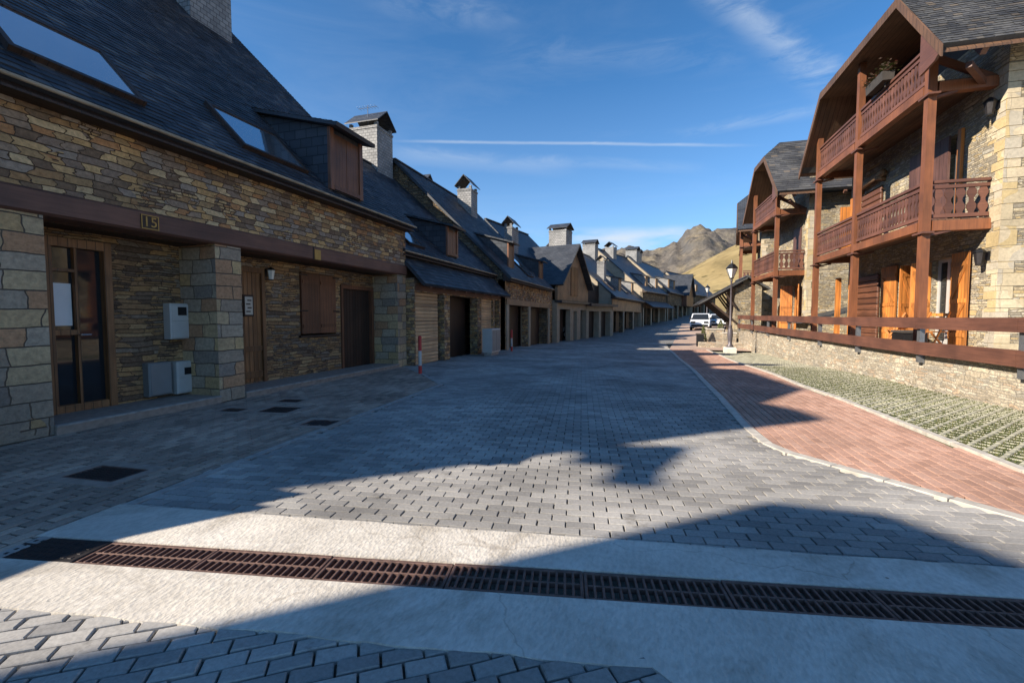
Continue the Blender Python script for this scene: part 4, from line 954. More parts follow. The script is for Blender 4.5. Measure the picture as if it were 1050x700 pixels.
def shutter_leaf(rt, x, y, z0, z1, w, ang, mat=None, name='shutter', brace=True):
    """plank leaf hinged at (x,y), swinging to direction ang in plan"""
    d = Vector((math.cos(ang), math.sin(ang), 0)); n = Vector((-d.y, d.x, 0)); m_ = MB(); k = max(2, round(w/.13)); O = Vector((x, y, 0))
    for i in range(k): m_.obox(O, d, (0, 0, 1), n, (i*w/k+.002, (i+1)*w/k-.002), (z0, z1), (-.018, .018), 0)
    if brace:
        for s in (-1, 1):
            for zz in (z0+.15*(z1-z0), z0+.5*(z1-z0), z1-.12*(z1-z0)): m_.obox(O, d, (0, 0, 1), n, (.03, w-.03), (zz-.05, zz+.05), (.018, .036) if s > 0 else (-.036, -.018))
            for (za, zb) in ((z0+.15*(z1-z0)+.05, z0+.5*(z1-z0)-.05), (z0+.5*(z1-z0)+.05, z1-.12*(z1-z0)-.05)):
                a = O+d*.07+Vector((0, 0, za))+n*.028*s; b = O+d*(w-.07)+Vector((0, 0, zb))+n*.028*s; m_.bar(a, b, .02, .08, 0, tuple(n.cross((b-a).normalized())))
    m_.build(name, mat or M['wood_orange'], rt)
def chalet(name, label, loc, rz, Lh, mid, eave0, eave1, zt0, ze, zt, zb1, zb2, rail_h, depth=9.0, tile=None, wall_oh=.35, detail=2, front=.35, ymt=None, side_len=9.0, zbase=-1.4):
    """timber-balconied stone chalet: local y along the street, x into the house, z from the terrace"""
    h = root(name, label, 'chalet', loc, rz)
    wx = 1.15; ya, yb = -wall_oh, Lh+wall_oh
    # stone walls
    op = []
    if detail == 2: op = [(1.05, 1.9, 0, 2.25), (2.65, 3.45, 0, 2.25), (1.0, 3.05, zb1+.22, zb1+2.45), (4.6, 5.8, zb1+.6, zb1+2.2), (4.55, 5.95, .1, 2.15), (2.6, 4.6, zb2+.22, zb2+1.9)]
    elif detail == 1: op = [(.5, 1.4, 0, 2.1), (.5, 1.4, zb1+.2, zb1+2.2)]
    ztop = ze+.7; m_ = MB(); wall_grid(m_, 'x', wx, wx+.4, ya, yb, zbase, ztop, op)
    ridgez = None
    m_.build('front_wall', M['stone_right'], h)
    yc = (eave0+eave1)/2; tp0 = zt0[0]; tp1 = zt0[1]; slope = (zt-ze)/(tp0-eave0); zr = ze+slope*(yc-eave0); slope2 = (zr-ze)/(eave1-yc)
    # gable part of front wall above the eave
    m_ = MB(); m_.prism([(wx+.01, ya+.1, ztop), (wx+.01, yb-.1, ztop), (wx+.01, tp1+.1, zt-.2), (wx+.01, tp0-.1, zt-.2)], (.35, 0, 0)); m_.build('gable_boards', M['wood_dark'], h)
    for a in (ya, yb-.4): m_ = MB(); m_.box(wx+.4, wx+side_len, a, a+.4, zbase, ze-.05); m_.build('side_wall', M['stone_right'], h)
    # quoins at the near corner
    m_ = MB(); z = 0; i = 0
    while z < ze-.4:
        hh = random.uniform(.16, .34); lx = (.46, .24)[i % 2]*random.uniform(.7, 1.25); ly = (.2, .34)[i % 2]*random.uniform(.8, 1.2)
        m_.obox((0, 0, 0), (1, 0, 0), (0, 1, 0), (0, 0, 1), (wx-.012, wx+lx), (ya-.012, ya+ly), (z+.005, z+hh-.005), 0, .008); z += hh; i += 1
    m_.build('quoins', M['quoin'], h)
    # roof: two side slopes and a half-hip over the street gable
    fx = -front; bx = wx+side_len; hr = (zr-zt)/1.0; hipx = fx+hr
    m_ = MB()
    def plane(O, p_list):
        # p_list: 3D convex polygon, first edge is the eave
        P = [Vector(p) for p in p_list]; U = (P[1]-P[0]).normalized(); nrm = (P[1]-P[0]).cross(P[2]-P[0]).normalized()
        if nrm.z < 0: nrm = -nrm
        V = nrm.cross(U).normalized()
        if V.z < 0: V = -V
        poly = [((p-P[0]).dot(U), (p-P[0]).dot(V)) for p in P]
        roof_plane(m_, P[0], U, V, poly, tile, .12)
    plane(0, [(bx, eave0, ze), (fx, eave0, ze), (fx, tp0, zt), (hipx, yc, zr), (bx, yc, zr)])
    plane(0, [(fx, eave1, ze), (bx, eave1, ze), (bx, yc, zr), (hipx, yc, zr), (fx, tp1, zt)])
    plane(0, [(fx, tp0, zt), (fx, tp1, zt), (hipx, yc, zr)])
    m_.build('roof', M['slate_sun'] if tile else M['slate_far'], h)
    # soffit boards, barge boards
    m_ = MB(); t = .13
    for (e, tp) in ((eave0, tp0), (eave1, tp1)):
        s = 1 if tp > e else -1
        m_.prism([(fx+.02, e, ze-t), (fx+.02, tp, zt-t), (fx+.02, tp, zt-t-.04), (fx+.02, e, ze-t-.04)], (wx-fx, 0, 0))
        m_.prism([(fx-.03, e-s*.05, ze-.26), (fx-.03, e-s*.05, ze-.02), (fx-.03, tp, zt-.02), (fx-.03, tp, zt-.26)], (.04, 0, 0))
    m_.box(fx-.035, fx+.015, tp0, tp1, zt-.24, zt-.02); m_.box(fx+.02, wx, tp0, tp1, zt-t-.07, zt-t-.02)
    m_.build('soffit', M['soffit'], h)
    # boxed eave corner boards and rafter ends under the near eave
    m_ = MB(); m_.prism([(fx-.01, eave0, ze-.1), (fx-.01, -.28, ze-.1+slope*(-.28-eave0)-.12), (fx-.01, -.28, ze-.28), (fx-.01, eave0+.2, ze-.22)], (.05, 0, 0)); m_.build('eave_boards', M['wood_rail'], h)
    for i in range(9): m_ = MB(); x = .4+i*.95; m_.bar((x, ya+.02, ze-.12+(ya-eave0)*slope*.8), (x, eave0+.08, ze-.2), .11, .14); m_.build('rafter', M['beam'], h)
    # posts
    def roofz(y): return min(zt, ze+slope*(y-eave0), ze+slope2*(eave1-y))-.2
    PY = [0, mid, Lh] if mid else [0, Lh]
    for y in PY:
        m_ = MB(); m_.obox((0, y, 0), (1, 0, 0), (0, 1, 0), (0, 0, 1), (-.08, .08), (-.08, .08), (-.3, roofz(y)), 0, .01); m_.build('post', M['wood_post'], h)
    # balconies
    for k, zb in enumerate((zb1, zb2)):
        m_ = MB()
        for a, b in zip(PY, PY[1:]): m_.box(-.09, .09, a+.1, b-.1, zb, zb+.2)
        m_.box(.11, wx, -.09, .09, zb-.02, zb+.2); m_.box(.11, wx, Lh-.09, Lh+.09, zb, zb+.2); m_.build('balcony_beam', M['wood_post'], h)
        m_ = MB()
        for i in range(8): m_.box(.1+(wx-.1)*i/8+.004, .1+(wx-.1)*(i+1)/8-.004, -.05, Lh+.05, zb+.202, zb+.235)
        m_.build('balcony_floor', M['soffit'], h)
        
        for a, b in zip(PY, PY[1:]): railing(h, (0, a+.1), (0, b-.1), zb+.22, rail_h)
        if k == 0:
            railing(h, (.12, 0), (wx-.02, 0), zb+.22, rail_h, .2)
        else:
            m_ = MB(); m_.bar((.05, 0, zb+.75), (wx+.1, 0, zb+.1), .1, .13); m_.bar((.9, -.05, zb+.1), (.25, -.75, ze-.35), .1, .12); m_.build('brace', M['wood_rail'], h)
        if detail:
            for y in PY: m_ = MB(); m_.bar((-.02, y, zb-.12), (.45, y, zb-.02), .14, .05); m_.bar((-.02, y-.2, zb-.06), (-.02, y+.2, zb-.06), .22, .04); m_.build('corbel', M['wood_rail'], h)
    return h, wx
C1, wx = chalet('chalet', 'nearest stone chalet on the right with two carved timber balconies under a half-hipped gable', (5.75, 12.55, .65), R(1.5), 6.5, 3.4, -1.0, 7.4, (.75, 5.55), 6.25, 8.3, 2.72, 5.7, .86, tile=(.15, .1), ymt=None)
def win_door(h, y0, y1, z0, z1, blind=.4):
    m_ = MB(); x = wx+.12
    for (a, b, c, d) in ((y0, y1, z1-.08, z1), (y0, y0+.08, z0, z1-.08), (y1-.08, y1, z0, z1-.08), ((y0+y1)/2-.05, (y0+y1)/2+.05, z0, z1-.08), (y0+.08, (y0+y1)/2-.05, z0, z0+.2), ((y0+y1)/2+.05, y1-.08, z0, z0+.2)): m_.box(x, x+.07, a, b, c, d)
    f = m_.build('glazed_door', M['white'], h)
    m_ = MB(); m_.box(x+.03, x+.045, y0+.08, y1-.08, z0+.2, z1-.08); m_.build('glass', M['dim_glass'], f)
    m_ = MB(); m_.box(x+.1, x+.12, y0+.06, y1-.06, z0+(z1-z0)*(1-blind), z1-.05); m_.build('blind', M['blind'], f)
win_door(C1, 1.05, 1.9, 0, 2.25, .95); win_door(C1, 2.65, 3.45, 0, 2.25, .95)
shutter_leaf(C1, wx-.05, 1.04, .05, 2.3, .66, R(-93)); shutter_leaf(C1, wx-.01, 1.93, .05, 2.2, .42, R(172)); shutter_leaf(C1, wx-.01, 2.62, .05, 2.2, .42, R(-165)); shutter_leaf(C1, wx-.05, 3.47, .05, 2.3, .78, R(93))
def slat_screen(y0, y1, z0, n, mirror=1):
    m_ = MB()
    for i in range(n): m_.obox((wx-.03, 0, 0), (0, 1, 0), (0, 0, 1), (-1, 0, 0), (y0, y1), (z0+i*.187, z0+(i+1)*.187-.012), (0, .06), 0, .022)
    m_.build('slat_screen', M['wood_slat'], C1)
slat_screen(4.5, 6.0, .1, 11)
for (x0, x1, y0, y1, z1) in ((-.16, -.04, 6.25, 6.38, 2.2), (-.45, -.3, 6.6, 6.7, 2.2)): m_ = MB(); m_.box(wx+x0, wx+x1, y0, y1, 0, z1); m_.build('door_post', M['wood_orange'], C1)
# middle storey
m_ = MB()
for i in range(5): m_.box(wx-.06, wx-.01, 1.38+i*.335+.004, 1.38+(i+1)*.335-.004, 2.96, 5.2)
m_.build('shutter', M['wood_purple'], C1)
m_ = MB(); m_.box(wx+.1, wx+.13, 1.0, 1.4, 2.94, 5.15); m_.build('pane', M['sky_glass'], C1)
m_ = MB(); m_.box(wx-.08, wx-.01, .9, 1.02, 2.95, 5.2); m_.build('door_post', M['wood_orange'], C1)
slat_screen(4.55, 5.85, 2.98, 10)
m_ = MB(); m_.tube((wx-.14, 4.3, 5.22), (wx-.14, 6.1, 5.1), .1, .085, 10); m_.bar((wx, 4.5, 5.05), (wx-.25, 4.5, 5.1), .1, .1); m_.bar((wx, 5.9, 5.0), (wx-.25, 5.9, 5.0), .1, .1); o = m_.build('log_canopy', M['wood_tan'], C1, True)
for (x0, x1, y0, y1, z1) in ((-.22, -.1, 6.2, 6.34, 4.9), (-.4, -.1, 6.6, 6.68, 4.7)): m_ = MB(); m_.box(wx+x0, wx+x1, y0, y1, 2.95, z1); m_.build('door_post', M['wood_orange'], C1)
# upper storey
slat_screen(4.3, 5.6, 5.95, 11)
m_ = MB(); m_.lathe([(.07, 0), (.09, .04), (.05, .1)], (.6, 1.2, 7.75)); m_.build('ceiling_lamp', M['milk'], C1)
CZ = .65
def cpt(x, y, z): v = Matrix.Rotation(R(1.5), 4, 'Z') @ Vector((x, y, z)); return (5.75+v.x, 12.55+v.y, CZ+v.z)
wall_lamp('black lantern on the sunlit stone wall beside the ground floor shutters', cpt(wx, -.05, 2.1), math.pi+R(1.5), 1.2, 'iron')
wall_lamp('black lantern high on the sunlit stone beside the upper balcony brace', cpt(wx, -.12, 5.25), math.pi+R(1.5), 1.2, 'iron')
# flower box over the upper railing
r_ = root('flower_box', 'dark flower box with pale pink flowers hung on the upper balcony rail', 'flower box', cpt(-.12, 2.05, 6.78), R(1.5))
m_ = MB(); m_.prism([(-.12, -.45, .02), (.12, -.45, .02), (.14, -.45, .24), (-.14, -.45, .24)], (0, .9, 0)); m_.bar((0, -.3, .03), (0, -.3, -.1), .03, .02); m_.build('box', M['clay'], r_)
fm, lm = MB(), MB()
for i in range(420):
    x, y, z = random.gauss(0, .1), random.uniform(-.5, .5), .24+abs(random.gauss(0, .12)); a = random.random()*6.28; s = random.uniform(.02, .045)
    d = Vector((math.cos(a), math.sin(a), random.uniform(-.4, .6))).normalized(); e = d.cross(Vector((0, 0, 1))).normalized(); P = Vector((x, y, z))
    (fm if random.random() < .32 and z > .26 else lm).face([P-e*s, P+d*s, P+e*s, P-d*s])
lm.build('leaves', M['leaf'], r_); fm.build('flowers', M['flower'], r_)
# second and third chalets
C2, _ = chalet('chalet', 'second smaller stone chalet on the right, with one balcony bay and grey hipped slate roof', (5.32, 23.6, .85), R(2), 4.1, None, -1.0, 5.4, (1.3, 3.1), 6.05, 8.3, 2.5, 5.25, .9, tile=(.26, .17), detail=1, front=.3, zbase=-1.6)
shutter_leaf(C2, 1.12, 1.42, .05, 2.1, .5, R(165)); shutter_leaf(C2, 1.12, .48, .05, 2.1, .5, R(-110))
m_ = MB(); m_.box(1.22, 1.26, .5, 1.4, 0, 2.1); m_.build('door_leaf', M['wood_orange'], C2)
m_ = MB(); m_.box(1.1, 1.14, .45, 1.45, 2.7, 4.75); m_.build('shutter', M['wood_purple'], C2)
m_ = MB(); m_.box(1.1, 1.148, 2.1, 3.6, 0, 1.15); m_.build('door_leaf', M['wood_orange'], C2)
C3, _ = chalet('chalet', 'third chalet on the right, mostly hidden, with grey slate side and a small red balcony', (5.62, 34.2, .8), R(-8.5), 4.1, None, -1.0, 5.4, (1.3, 3.1), 6.4, 8.6, 2.6, 5.4, .95, tile=None, detail=1, front=.3, zbase=-1.6)

# terrace and retaining wall
m_ = MB(); m_.prism([(WX(4)+.3, 4, -.5), (20, 4, -.5), (20, 30.5, -.5), (WX(30.5)+.3, 30.5, -.5)], (0, 0, 1.13)); m_.build('terrace', M['terrace'])['kind'] = 'structure'
m_ = MB(); y = 3.0
while y < 30.4:
    y2 = min(30.4, y+1.0); ta = .68+mnoise.noise(Vector((y*.8, 0, 0)))*.02
    m_.prism([(WX(y), y, zg(5, y)-.3), (WX(y2), y2, zg(5, y2)-.3), (WX(y2), y2, ta), (WX(y), y, ta)], (.32, 0, 0)); y = y2
o = m_.build('retaining_wall', M['stone_wall'], org=(5.4, 16, 0)); tag(o, 'long pale stone retaining wall below the timber rail on the right', 'wall')
rf = root('rail_fence', 'two-rail brown timber fence on steel posts along the retaining wall', 'fence', (5.4, 16, 0))
o3 = Vector((5.4, 16, 0))
ys_ = [3.4, 6.2, 8.97, 11.67, 14.53, 17.26, 20.5, 23.6, 26.8, 30.0]
def fz(y): return 0.0 if y < 14 else (y-14)*.008
for (za, hh) in ((1.21, .23), (.68, .26)):
    for a, b in zip(ys_, ys_[1:]):
        m_ = MB(); e = .004
        m_.bar(Vector((WX(a)-.13, a+e, za+hh/2+fz(a)+random.uniform(-.008, .008)))-o3, Vector((WX(b)-.13, b-e, za+hh/2+fz(b)+random.uniform(-.008, .008)))-o3, .055, hh); m_.build('rail', M['wood_rail'], rf)
for y in ys_:
    m_ = MB(); x = WX(y); m_.box(x-.1-o3.x, x-.015-o3.x, y-.055-16, y+.055-16, .5+fz(y), 1.3+fz(y)); m_.box(x-.02-o3.x, x-.004-o3.x, y-.07-16, y+.07-16, .48+fz(y), .66+fz(y)); m_.build('post', M['galv'], rf)
# folding chairs on the terrace
def folding_chair(label, loc, rz):
    r_ = root('folding_chair', label, 'chair', loc, rz, 'wooden folding chairs on the terrace')
    m_ = MB()
    for i in range(6): m_.box(-.22+i*.07, -.16+i*.07, -.22, .22, .44, .46)
    m_.build('seat', M['wood_orange'], r_)
    m_ = MB()
    for i in range(3): m_.box(-.24, -.22, -.22, .22, .62+i*.1, .69+i*.1)
    m_.build('backrest', M['wood_orange'], r_)
    for s in (-.23, .23):
        m_ = MB(); m_.bar((-.24, s, .92), (.22, s, 0), .025, .04); m_.build('leg', M['wood_orange'], r_)
        m_ = MB(); m_.bar((.2, s*.9, .45), (-.24, s*.9, 0), .025, .04); m_.build('leg', M['wood_orange'], r_)
folding_chair('orange folding chair on the terrace, the nearer one behind the rails', (6.35, 13.4, .65), R(200))
folding_chair('orange folding chair on the terrace, the farther one behind the rails', (6.4, 15.2, .65), R(150))
r_ = root('storage_box', 'low dark box on the terrace between the two folding chairs', 'box', (6.3, 14.2, .65)); m_ = MB(); m_.obox((0, 0, 0), (1, 0, 0), (0, 1, 0), (0, 0, 1), (-.25, .25), (-.3, .3), (0, .4), 0, .02); m_.build('body', M['black'], r_)
m_ = MB(); m_.obox((0, 0, 0), (1, 0, 0), (0, 1, 0), (0, 0, 1), (-.27, .27), (-.32, .32), (.4, .46), 0, .015); m_.build('lid', M['clay'], r_)
# low cellar roof between the chalets
r_ = root('cellar_entrance', 'low cellar entrance with a sloping dark slate roof between the two chalets', 'cellar entrance', (5.9, 20.8, .6))
m_ = MB(); m_.box(0, 2.2, 0, 1.6, 0, .62); m_.build('wall', M['stone_right'], r_)
m_ = MB(); m_.prism([(-.3, -.15, .6), (2.4, -.15, 1.3), (2.4, -.15, 1.4), (-.3, -.15, .7)], (0, 2, 0)); m_.build('roof', M['slate_far'], r_)
# shed with the wide braced roof
SH = root('stone_shed', 'small stone shed with a wide slate roof on timber braces beside the street lamp', 'shed', (4.9, 31.6, -.1))
m_ = MB(); m_.prism([(0, 0, -.4), (1.5, 0, -.4), (1.5, 0, 3.4), (.6, 0, 3.95), (0, 0, 3.6)], (0, 3.5, 0)); m_.build('wall', M['stone_right'], SH)
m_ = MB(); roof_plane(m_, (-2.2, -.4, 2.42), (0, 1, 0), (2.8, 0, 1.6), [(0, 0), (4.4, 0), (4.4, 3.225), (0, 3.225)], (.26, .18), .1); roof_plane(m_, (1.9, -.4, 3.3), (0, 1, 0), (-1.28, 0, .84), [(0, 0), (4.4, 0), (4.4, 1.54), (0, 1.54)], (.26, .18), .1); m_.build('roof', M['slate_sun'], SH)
for y in (-.15, 1.2, 2.5, 3.6):
    m_ = MB(); m_.bar((.05, y, 1.2), (-1.7, y, 2.75), .1, .12); m_.bar((.05, y, 2.1), (-.7, y, 3.2), .09, .1); m_.bar((.4, y, 3.68), (-2.1, y, 2.3), .12, .14); m_.build('brace', M['wood_dark'], SH)
# planter blocks, plants, box by the lamp
def planter(label, loc, w, d, h):
    r_ = root('stone_planter', label, 'planter', loc, 0); m_ = MB(); m_.obox((0, 0, 0), (1, 0, 0), (0, 1, 0), (0, 0, 1), (-w/2, w/2), (-d/2, d/2), (-.2, h), 0, .04); m_.build('block', M['stone_wall'], r_)
    m_ = MB(); m_.obox((0, 0, 0), (1, 0, 0), (0, 1, 0), (0, 0, 1), (-w/2-.03, w/2+.03), (-d/2-.03, d/2+.03), (h, h+.07), 0, .02); m_.build('coping', M['kerb'], r_)
planter('pale stone planter block left of the lamp, the tall one with the bush', (3.75, 31.5, zg(3.7, 31.5)), .95, .8, .95)
planter('rough stone planter block right behind the lamp post', (4.5, 30.8, zg(4.5, 30.8)), .7, .7, .75)
m_ = MB(); m_.obox((0, 0, 0), (1, 0, 0), (0, 1, 0), (0, 0, 1), (-1.3, 1.1), (-.2, .2), (-.2, .32), 0, .03); o = m_.build('low_wall', M['stone_wall'], org=None); o.location = (3.9, 29.2, zg(3.9, 29)); tag(o, 'low pale stone kerb wall in front of the planters by the lamp', 'wall')
def bush(label, loc, h, r, tall=True):
    r_ = root('conifer_bush' if tall else 'round_bush', label, 'bush', loc, 0); m_ = MB(); m_.tube((0, 0, 0), (0, 0, h*.7), .03, .01, 6); m_.build('stem', M['wood_dark'], r_)
    m_ = MB()
    for i in range(900):
        z = random.random(); rr = r*(1-z**1.6)*(.6+.4*math.sqrt(random.random()))*(1+.25*mnoise.noise(Vector((z*6, i*.0, 1)))) if tall else r*math.sqrt(max(0, 1-(2*z-1)**2))*random.uniform(.6, 1.05)
        a = random.random()*6.28; P = Vector((rr*math.cos(a), rr*math.sin(a), .05+z*h)); s = random.uniform(.03, .06)
        d = Vector((math.cos(a)*.5+random.gauss(0, .4), math.sin(a)*.5+random.gauss(0, .4), .8)).normalized(); e = d.cross(Vector((random.random(), random.random(), .1))).normalized(); m_.face([P-e*s*.5, P+d*s, P+e*s*.5, P-d*s*.6])
    m_.build('foliage', M['leaf'], r_)
bush('small yellow green conifer standing left of the planter block', (3.0, 30.6, zg(3, 30.6)), 1.15, .24)
bush('dark green conifer between the planter blocks behind the lamp', (4.15, 31.9, zg(4.1, 31.9)+.2), 1.3, .36)
r_ = root('litter_bin', 'dark box-shaped litter bin at the end of the low stone kerb wall', 'litter bin', (2.75, 29.9, zg(2.7, 30))); m_ = MB(); m_.obox((0, 0, 0), (1, 0, 0), (0, 1, 0), (0, 0, 1), (-.2, .2), (-.2, .2), (0, .7), 0, .03); m_.build('body', M['black'], r_)
m_ = MB(); m_.obox((0, 0, 0), (1, 0, 0), (0, 1, 0), (0, 0, 1), (-.24, .24), (-.24, .24), (.7, .78), 0, .03); m_.build('lid', M['clay'], r_)
# street lamps
def street_lamp(label, loc, s=1.0):
    r_ = root('street_lamp', label, 'street lamp', loc, 0, 'street lamps on the right'); r_.scale = (s,)*3
    m_ = MB(); m_.obox((0, 0, 0), (1, 0, 0), (0, 1, 0), (0, 0, 1), (-.28, .28), (-.28, .28), (-.2, .3), 0, .05); m_.build('plinth', M['plinth'], r_)
    m_ = MB(); m_.lathe([(.17, .3), (.17, .38), (.1, .46), (.11, .66), (.14, .92), (.12, 1.2), (.075, 1.36), (.09, 1.4), (.055, 1.48), (.045, 3.7), (.07, 3.74), (.04, 3.82)], n=14); m_.build('pole', M['lamp_metal'], r_, True)
    m_ = MB(); m_.lathe([(.1, 3.82), (.115, 3.86), (.1, 3.88)], sides=6); m_.lathe([(.29, 4.34), (.31, 4.38), (.15, 4.56), (.06, 4.61), (.05, 4.68), (.015, 4.8)], sides=6)
    for i in range(6):
        t = 2*math.pi*(i+.5)/6; m_.bar((.1*math.cos(t), .1*math.sin(t), 3.87), (.285*math.cos(t), .285*math.sin(t), 4.35), .018, .018)
    hd = m_.build('lantern_cap', M['black'], r_)
    m_ = MB(); m_.lathe([(.1, 3.88), (.275, 4.34)], sides=6); m_.build('lantern_glass', M['milk'], hd)
street_lamp('tall grey street lamp on a white plinth, nearest one beside the grid paving', (3.68, 24.9, zg(3.7, 24.9)), .96)
street_lamp('street lamp farther off, seen above the parked white cars', (5.4, 52, zg(5.4, 52)), .96)
# parked vehicles
def vehicle(name, label, cat, loc, rz, Lc, Wc, Hc, van=True):
    r_ = root(name, label, cat, loc, rz); w = Wc/2        # front faces -y
    prof = [(0, .35), (0.02, .75), (.25, .95), (1.15, 1.1), (1.9, Hc-.06), (2.3, Hc), (Lc-.3, Hc), (Lc-.02, Hc-.25), (Lc, .4), (Lc-.3, .28), (.3, .28)] if van else [(0, .4), (.03, .7), (.3, .82), (1.2, .95), (1.95, Hc-.05), (2.4, Hc), (3.2, Hc-.03), (Lc-.3, 1.0), (Lc, .9), (Lc, .4), (Lc-.3, .28), (.3, .28)]
    m_ = MB(); P = [(y, z) for y, z in prof]; n = len(P)
    def ins(z): return w*(1-.13*max(0, (z-.95)/(Hc-.95))) - (.03 if z < .5 else 0)
    vs = [(-ins(z), y, z) for y, z in P]+[(ins(z), y, z) for y, z in P]
    m_.mesh(vs, [tuple(range(n)), tuple(range(2*n-1, n-1, -1))]+[((i+1) % n, i, n+i, n+(i+1) % n) for i in range(n)])
    m_.build('body', M['car'], r_)
    m_ = MB(); y0, z0, y1, z1 = P[3][0], P[3][1], P[4][0], P[4][1]
    nv = Vector((0, -(z1-z0), (y1-y0))).normalized()*.012
    def lerp(t): return (y0+(y1-y0)*t, z0+(z1-z0)*t)
    a, b = lerp(.08), lerp(.94); m_.face([Vector((-ins(a[1])+.08, a[0], a[1]))+nv, Vector((ins(a[1])-.08, a[0], a[1]))+nv, Vector((ins(b[1])-.1, b[0], b[1]))+nv, Vector((-ins(b[1])+.1, b[0], b[1]))+nv]); m_.build('windscreen', M['carglass'], r_)
    m_ = MB()
    for s in (-1, 1):
        za, zb = 1.12, Hc-.16; ya, yb = y0+.45, y1+.25
        m_.face([(s*(ins(za)+.006), ya, za), (s*(ins(za)+.006), ya+1.6, za), (s*(ins(zb)+.006), ya+1.6, zb), (s*(ins(zb)+.006), yb, zb)])
    m_.build('side_window', M['carglass'], r_)
    for (s, y) in ((-1, .85), (1, .85), (-1, Lc-.8), (1, Lc-.8)):
        m_ = MB(); m_.tube((s*(w-.2), y, .31), (s*(w+.012), y, .31), .31, n=20); t = m_.build('wheel', M['tyre'], r_)
        m_ = MB(); m_.tube((s*(w-.1), y, .31), (s*(w+.02), y, .31), .19, n=16); m_.build('rim', M['rim'], t)
    for s in (-1, 1):
        m_ = MB(); m_.obox((s*(w-.3), -.005, .74), (1, 0, 0), (0, 0, 1), (0, -1, 0), (-.2, .2), (-.07, .09), (-.05, .02), 0, .02); m_.build('headlight', M['dim_glass'], r_)
        m_ = MB(); m_.box(s*(w+.03)-.09, s*(w+.03)+.09, 1.28, 1.4, 1.05, 1.22); m_.build('mirror', M['black'], r_)
    m_ = MB(); m_.obox((0, -.01, .5), (1, 0, 0), (0, 0, 1), (0, -1, 0), (-w+.15, w-.15), (-.14, .06), (-.02, .04), 0, .02); m_.build('bumper', M['black'], r_)
vehicle('parked_car', 'white car parked facing us at the right side of the far street', 'car', (4.2, 46.5, zg(4.2, 46.5)), R(-8), 4.3, 1.75, 1.62, False)
vehicle('parked_car', 'second white car parked farther right, half hidden by the shed roof braces', 'car', (6.2, 48.5, zg(6.2, 48)+.05), R(-5), 4.2, 1.75, 1.5, False)
vehicle('parked_car', 'small car standing inside the dark carport opening', 'car', (-6.3, 38.0, -.28), R(110), 3.8, 1.6, 1.4, False)

# ------------------------------------------------------------------ hills
def hill(name, mat, x0, x1, y0, y1, nx, ny, fn):
    m_ = MB(); vs = []
    for j in range(ny+1):
        for i in range(nx+1):
            x = x0+(x1-x0)*i/nx; y = y0+(y1-y0)*j/ny; vs.append((x, y, fn(x, y)))
    m_.mesh(vs, [(j*(nx+1)+i, j*(nx+1)+i+1, (j+1)*(nx+1)+i+1, (j+1)*(nx+1)+i) for j in range(ny) for i in range(nx)])
    o = m_.build(name, mat, smooth=True); o['kind'] = 'structure'; return o
def fbm(x, y, s, o=5, seed=0): return mnoise.fractal(Vector((x/s, y/s, seed)), 1.0, 2.1, o)
def ridged(x, y, s, seed=0):
    v = 0; a = 1; f = 1
    for k in range(5): v += a*(1-abs(mnoise.noise(Vector((x*f/s, y*f/s, seed+k*3))))*2); a *= .5; f *= 2.1
    return v/1.9
MT = [(-2600, 150), (-1200, 120), (-400, 175), (-190, 238), (-60, 244), (-10, 240), (30, 238), (70, 268), (110, 300), (145, 318), (180, 300), (215, 262), (265, 215), (350, 180), (450, 150), (700, 130), (1800, 140), (2600, 160)]
def mtn(x, y):
    h = interp(MT, x*1750/max(600, y) if False else x); t = (y-900)/850; t = max(0, min(1, t)); t = t*t*(3-2*t)
    if y > 1750: t = max(0, 1-(y-1750)/900)
    return -10+h*t*(1+.0)+(ridged(x, y, 230, 5)-.5)*80*t*min(1, 1.3-t*.8)+fbm(x, y, 50, 6, 2)*16*t+(ridged(x, y, 62, 11)-.5)*15*t
hill('mountain', M['rock'], -900, 1100, 850, 2500, 260, 150, mtn)
MT2 = [(-200, 0), (120, 120), (220, 360), (290, 420), (360, 425), (430, 385), (620, 330), (800, 250), (1500, 200)]
hill('far_mountain', M['rock'], -300, 1600, 1900, 3000, 120, 60, lambda x, y: -20+interp(MT2, x)*max(0, 1-abs(y-2400)/520)+(ridged(x, y, 300, 9)-.5)*70*max(0, 1-abs(y-2400)/520))
def slope(x, y):
    # golden meadow climbing to the right, crest about 430 m away
    t = max(0, min(1, (y-150)/280)); t = t*t*(3-2*t)
    if y > 430: t = max(0, 1-(y-430)/300)
    k = 30+.56*x if x > -40 else 7.6+(x+40)*.1
    if k > 150: k = 150+(k-150)*.4
    return -4+t*k+(t*9+.5)*.55*fbm(x, y, 70, 5, 4)+fbm(x, y, 9, 3, 8)*.35
hill('hillside', M['meadow'], -200, 620, 130, 760, 170, 130, slope)

